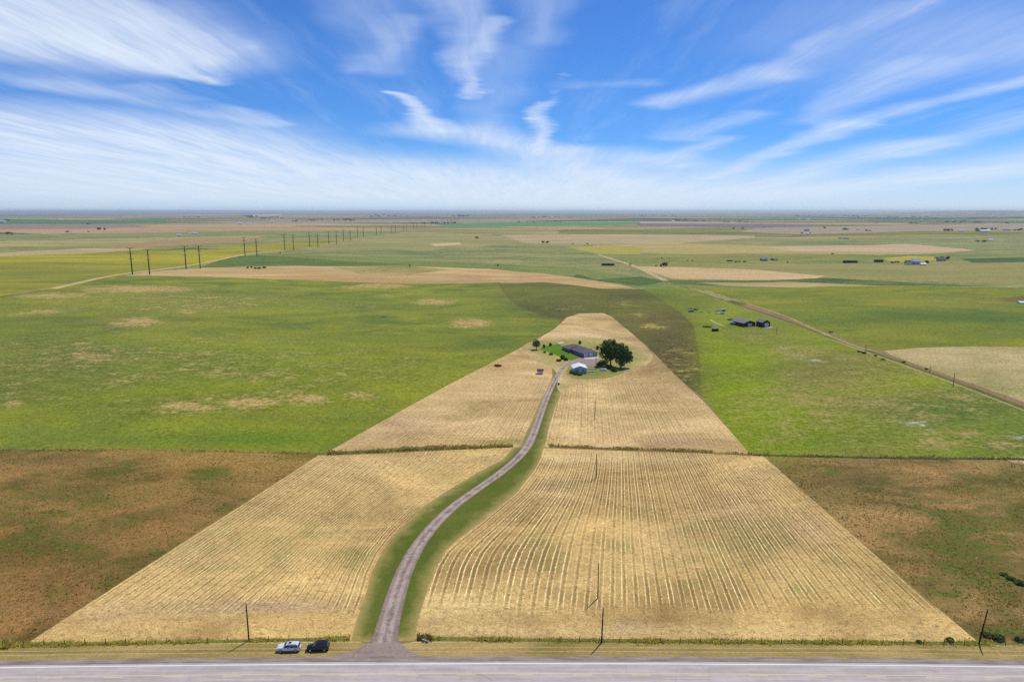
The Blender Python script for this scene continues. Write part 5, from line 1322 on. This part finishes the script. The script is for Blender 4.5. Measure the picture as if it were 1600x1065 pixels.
for side, lst in (('western', LP), ('eastern', RP)):
    last = None
    for i, (x, y, yt) in enumerate(lst):
        last = G(x, y); hv(last, min(42, height_at(x, y, yt)), 'tall dark %s pole from the near end of the %s transmission row' % (ordn[i], side), 'transmission poles of the %s row' % side, True)
    for k in range(12):
        y = last.y + (k + 1) * 330
        x = last.x + (k + 1) * 5; q = Vector((x, y, zt(x, y)))
        hv(q, 34, 'tall dark %s pole from the near end of the %s transmission row' % (ordn[8 + k], side), 'transmission poles of the %s row' % side, False)

# ------------------------------------------------------------------ fences
M['post'] = mat('grey_fence_post', (.05, .045, .035), .9, .3, 4)
def fence(label, pts, step, hpost=1.25, limit=98):
    line = [G(x, y) for x, y in pts]
    segs = [(a_, b_) for a_, b_ in zip(line, line[1:])]
    tot = sum((b_ - a_).length for a_, b_ in segs); n = min(limit, max(2, int(tot / step)))
    t_ = thing('wire_fence', label, 'fence', line[0])
    def at(d):
        for a_, b_ in segs:
            L = (b_ - a_).length
            if d <= L + 1e-6: q = a_.lerp(b_, d / L); return Vector((q.x, q.y, zt(q.x, q.y)))
            d -= L
        return line[-1]
    ps = [at(tot * i / n) for i in range(n + 1)]
    for q in ps:
        q2 = q - line[0]; r_ = rnd.uniform(.05, .08)
        MB().tube([(q2.x, q2.y, q2.z - .3), (q2.x + rnd.uniform(-.05, .05), q2.y, q2.z + hpost * rnd.uniform(.9, 1.1))], r_, 6).build('post', M['post'], t_)
    mb = MB()
    for z in (.35, .7, 1.05): mb.tube([q - line[0] + Vector((0, -.08, z)) for q in ps], .006, 3, False)
    mb.build('wire', M['wire'], t_)
fence('post and wire fence along the roadside, west of the drive', [(-60, 1009), (160, 1005.5), (300, 1003), (420, 1000.5), (546, 998)], 4.5)
fence('post and wire fence along the roadside, east of the drive', [(655, 999), (800, 1000.5), (1000, 1002.5), (1200, 1004), (1400, 1005.5), (1540, 1006.5), (1700, 1009)], 4.5)
fence('post and wire fence along the cross ditch west of the drive', [(-40, 704), (250, 704), (500, 709), (600, 704), (800, 697)], 7)
fence('post and wire fence along the cross ditch east of the drive', [(858, 697), (1050, 704), (1180, 711), (1400, 716), (1640, 718)], 7)
fence('post and wire fence following the farm track to the horizon fields', [(1700, 668), (1600, 632), (1500, 594), (1380, 551), (1290, 520), (1200, 487), (1110, 458)], 12)
print('objects', time.time() - T0)

# ------------------------------------------------------------------ air
me = bpy.data.meshes.new('haze')
hm = bpy.data.materials.new('air'); hm.use_nodes = True; hm.node_tree.nodes.clear()
N = NT(hm.node_tree); out = N.n('ShaderNodeOutputMaterial'); vp = N.n('ShaderNodeVolumePrincipled')
vp.inputs['Color'].default_value = (.84, .95, 1.0, 1)
vp.inputs['Density'].default_value = 1 / 24000.
vp.inputs['Anisotropy'].default_value = 0.3
hm.node_tree.links.new(vp.outputs[0], out.inputs['Volume'])
mb = MB(); mb.box(-90000, 90000, -90000, 90000, -30, 152); ho = mb.build('haze', hm)
ho['kind'] = 'stuff'; ho['label'] = 'thin blue summer haze over the plain'; ho['category'] = 'haze'

# ------------------------------------------------------------------ sun and sky
SUN_AZ, SUN_EL = R(35), R(60)
sd = bpy.data.lights.new('sun', 'SUN'); sd.energy = 3.3; sd.angle = R(.53); sd.color = (1, .955, .88)
so = bpy.data.objects.new('sun', sd); COL.objects.link(so)
dirv = Vector((sin(SUN_AZ) * cos(SUN_EL), cos(SUN_AZ) * cos(SUN_EL), sin(SUN_EL)))
so.rotation_euler = dirv.to_track_quat('Z', 'Y').to_euler(); so.location = (0, 0, 300)
wd = bpy.data.worlds.new('World'); SC.world = wd; wd.use_nodes = True
nt = wd.node_tree; nt.nodes.clear(); N = NT(nt)
out = N.n('ShaderNodeOutputWorld'); bg = N.n('ShaderNodeBackground'); nt.links.new(bg.outputs[0], out.inputs[0])
sky = N.n('ShaderNodeTexSky', sky_type='NISHITA'); sky.sun_disc = False; sky.sun_elevation = SUN_EL; sky.sun_rotation = SUN_AZ
sky.altitude = 1600; sky.air_density = 1.0; sky.dust_density = .25; sky.ozone_density = 2.0
dirn = N.vm('NORMALIZE', N.n('ShaderNodeTexCoord').outputs['Generated'])
sx = N.n('ShaderNodeSeparateXYZ'); N.put(sx.inputs[0], dirn)
C0 = .05
den = N.m('ADD', N.m('MAXIMUM', sx.outputs[2], 0.0), C0)
def cloudp(px, py):
    d = ray(px, py); d = d / np.linalg.norm(d); z = max(d[2], 0) + C0
    return np.array([d[0] / z, d[1] / z])
cb = N.n('ShaderNodeCombineXYZ'); N.put(cb.inputs[0], N.m('DIVIDE', sx.outputs[0], den)); N.put(cb.inputs[1], N.m('DIVIDE', sx.outputs[1], den)); cb.inputs[2].default_value = 0
Pc = cb.outputs[0]
def cnoise(vec, sc, det, rg=.55):
    nd = N.n('ShaderNodeTexNoise'); N.put(nd.inputs['Vector'], vec); nd.inputs['Scale'].default_value = sc; nd.inputs['Detail'].default_value = det; nd.inputs['Roughness'].default_value = rg
    return nd
w1 = N.vm('SCALE', N.vm('SUBTRACT', cnoise(Pc, .9, 4).outputs['Color'], (.5, .5, .5)), scale=.55)
w2 = N.vm('SCALE', N.vm('SUBTRACT', cnoise(Pc, 3.5, 5, .6).outputs['Color'], (.5, .5, .5)), scale=.12)
Pw = N.vm('ADD', N.vm('ADD', Pc, w1), w2)
# cirrus streaks of the whole sky run towards one far point
azv = atan((1000 - 800) / F)
Pf = N.vm('ADD', Pc, N.vm('SCALE', w1, scale=.4))
fib = N.scalevec(Pf, (1.9, .26, 1), azv)
st1 = cnoise(fib, 1.6, 8, .62).outputs['Fac']
fib2 = N.scalevec(Pf, (7.0, .45, 1), azv)
st2 = cnoise(fib2, 2.2, 6, .6).outputs['Fac']
CL = [(-140, 5, 52, 60, 40, 58, .95), (60, 40, 58, 240, 80, 40, .95), (240, 80, 40, 350, 132, 10, .85), (150, 0, 30, 260, 40, 16, .45), (300, 95, 16, 390, 72, 8, .35),
      (-100, 95, 10, 120, 145, 10, .30), (100, 130, 14, 410, 195, 5, .45), (230, 135, 9, 440, 195, 4, .40),
      (-200, 180, 30, 200, 225, 36, 1.0), (200, 225, 34, 520, 280, 22, 1.0), (500, 272, 24, 900, 312, 16, 1.0), (-200, 255, 34, 200, 290, 34, .85), (150, 270, 26, 500, 305, 14, .8), (500, 300, 22, 1000, 322, 10, .9),
      (560, -30, 60, 600, 110, 40, .28), (700, -30, 50, 735, 140, 14, .50), (770, 40, 20, 722, 152, 10, .55), (640, 40, 20, 560, 110, 20, .25), (860, -20, 60, 850, 60, 30, .28),
      (618, 145, 9, 690, 205, 14, .75), (690, 205, 16, 845, 232, 12, .75), (885, 112, 6, 838, 185, 12, .65), (838, 185, 16, 850, 240, 14, .65), (850, 240, 26, 960, 290, 20, .75), (780, 80, 60, 760, 200, 30, .25),
      (1025, 165, 9, 1200, 120, 16, .55), (1200, 120, 16, 1430, 10, 12, .40), (1060, 215, 12, 1170, 178, 10, .38), (1050, 245, 12, 1130, 215, 8, .5), (920, 235, 12, 1050, 258, 12, .5), (900, 130, 8, 1000, 128, 6, .25),
      (1270, 190, 18, 1420, 100, 26, .40), (1110, 278, 7, 1330, 195, 12, .65), (1330, 195, 10, 1640, 110, 8, .50), (1160, 300, 8, 1420, 225, 16, .55), (1400, 240, 14, 1700, 160, 14, .40), (1180, 312, 8, 1500, 270, 14, .6), (1450, 280, 14, 1800, 225, 22, .6),
      (880, 295, 22, 1110, 302, 16, .85), (1350, 40, 60, 1650, 60, 60, .25), (1430, 110, 40, 1650, 60, 40, .22)]
acc = None
for x0, y0, r0, x1, y1, r1, am in CL:
    a_ = cloudp(x0, y0); b_ = cloudp(x1, y1)
    dd = np.array([x1 - x0, y1 - y0], float); dd /= np.linalg.norm(dd); nn = np.array([-dd[1], dd[0]])
    def wid(x, y, rr_):
        p_ = cloudp(x, y); ba = (b_ - a_) / np.linalg.norm(b_ - a_); out_ = []
        for s in (1, -1):
            q_ = cloudp(x + nn[0] * rr_ * s, min(y + nn[1] * rr_ * s, 328)) - p_
            out_.append(abs(ba[0] * q_[1] - ba[1] * q_[0]))
        return max(.02, .5 * sum(out_))
    ra_, rb_ = wid(x0, y0, r0) * 1.9, wid(x1, y1, r1) * 1.9
    pa = N.vm('SUBTRACT', Pw, (float(a_[0]), float(a_[1]), 0.0)); ba = b_ - a_; L2 = float(ba @ ba)
    hq = N.m('DIVIDE', N.vm('DOT_PRODUCT', pa, (float(ba[0]), float(ba[1]), 0.0), out=1), L2, clamp=True)
    dd_ = N.vm('LENGTH', N.vm('SUBTRACT', pa, N.vm('SCALE', (float(ba[0]), float(ba[1]), 0.0), scale=hq)), out=1)
    wdt = N.m('MULTIPLY_ADD', hq, rb_ - ra_, ra_)
    mk = N.ss(N.m('DIVIDE', dd_, wdt), 0.0, 1.0, am, 0.0)
    acc = mk if acc is None else N.m('SUBTRACT', N.m('ADD', acc, mk), N.m('MULTIPLY', acc, mk))
tex = N.ss(N.m('MULTIPLY_ADD', st1, .65, N.m('MULTIPLY', st2, .35)), .30, .66, .55, 1.06)
dens = N.m('MULTIPLY', acc, tex, clamp=True)
veil = N.m('MULTIPLY', N.ss(st1, .45, .75), .16)
dens = N.m('MAXIMUM', dens, veil)
# pale band low over the plain
low = N.ss(sx.outputs[2], -.01, .10, .78, 0.0)
dens = N.m('SUBTRACT', N.m('ADD', dens, low), N.m('MULTIPLY', dens, low), clamp=True)
skyc = N.mix(1.0, sky.outputs[0], (.37, .75, 1.29), 'MULTIPLY')
colr = N.mix(N.m('MULTIPLY', dens, .93), skyc, (8.5, 9.5, 10.9))
N.put(bg.inputs[0], colr)
bg.inputs[1].default_value = .085
wd.cycles.sampling_method = 'MANUAL'; wd.cycles.sample_map_resolution = 256

SC.view_settings.view_transform = 'Standard'; SC.view_settings.look = 'None'
SC.view_settings.exposure = 0.10; SC.view_settings.gamma = 1.0
SC.cycles.max_bounces = 4; SC.cycles.diffuse_bounces = 2; SC.cycles.glossy_bounces = 2; SC.cycles.volume_bounces = 0; SC.cycles.transparent_max_bounces = 4
SC.cycles.use_denoising = False
try:
    SC.cycles.denoiser = 'OPENIMAGEDENOISE'; SC.cycles.denoising_input_passes = 'RGB_ALBEDO_NORMAL'
except Exception: pass
SC.cycles.use_adaptive_sampling = True; SC.cycles.adaptive_threshold = .01
print('done', time.time() - T0)
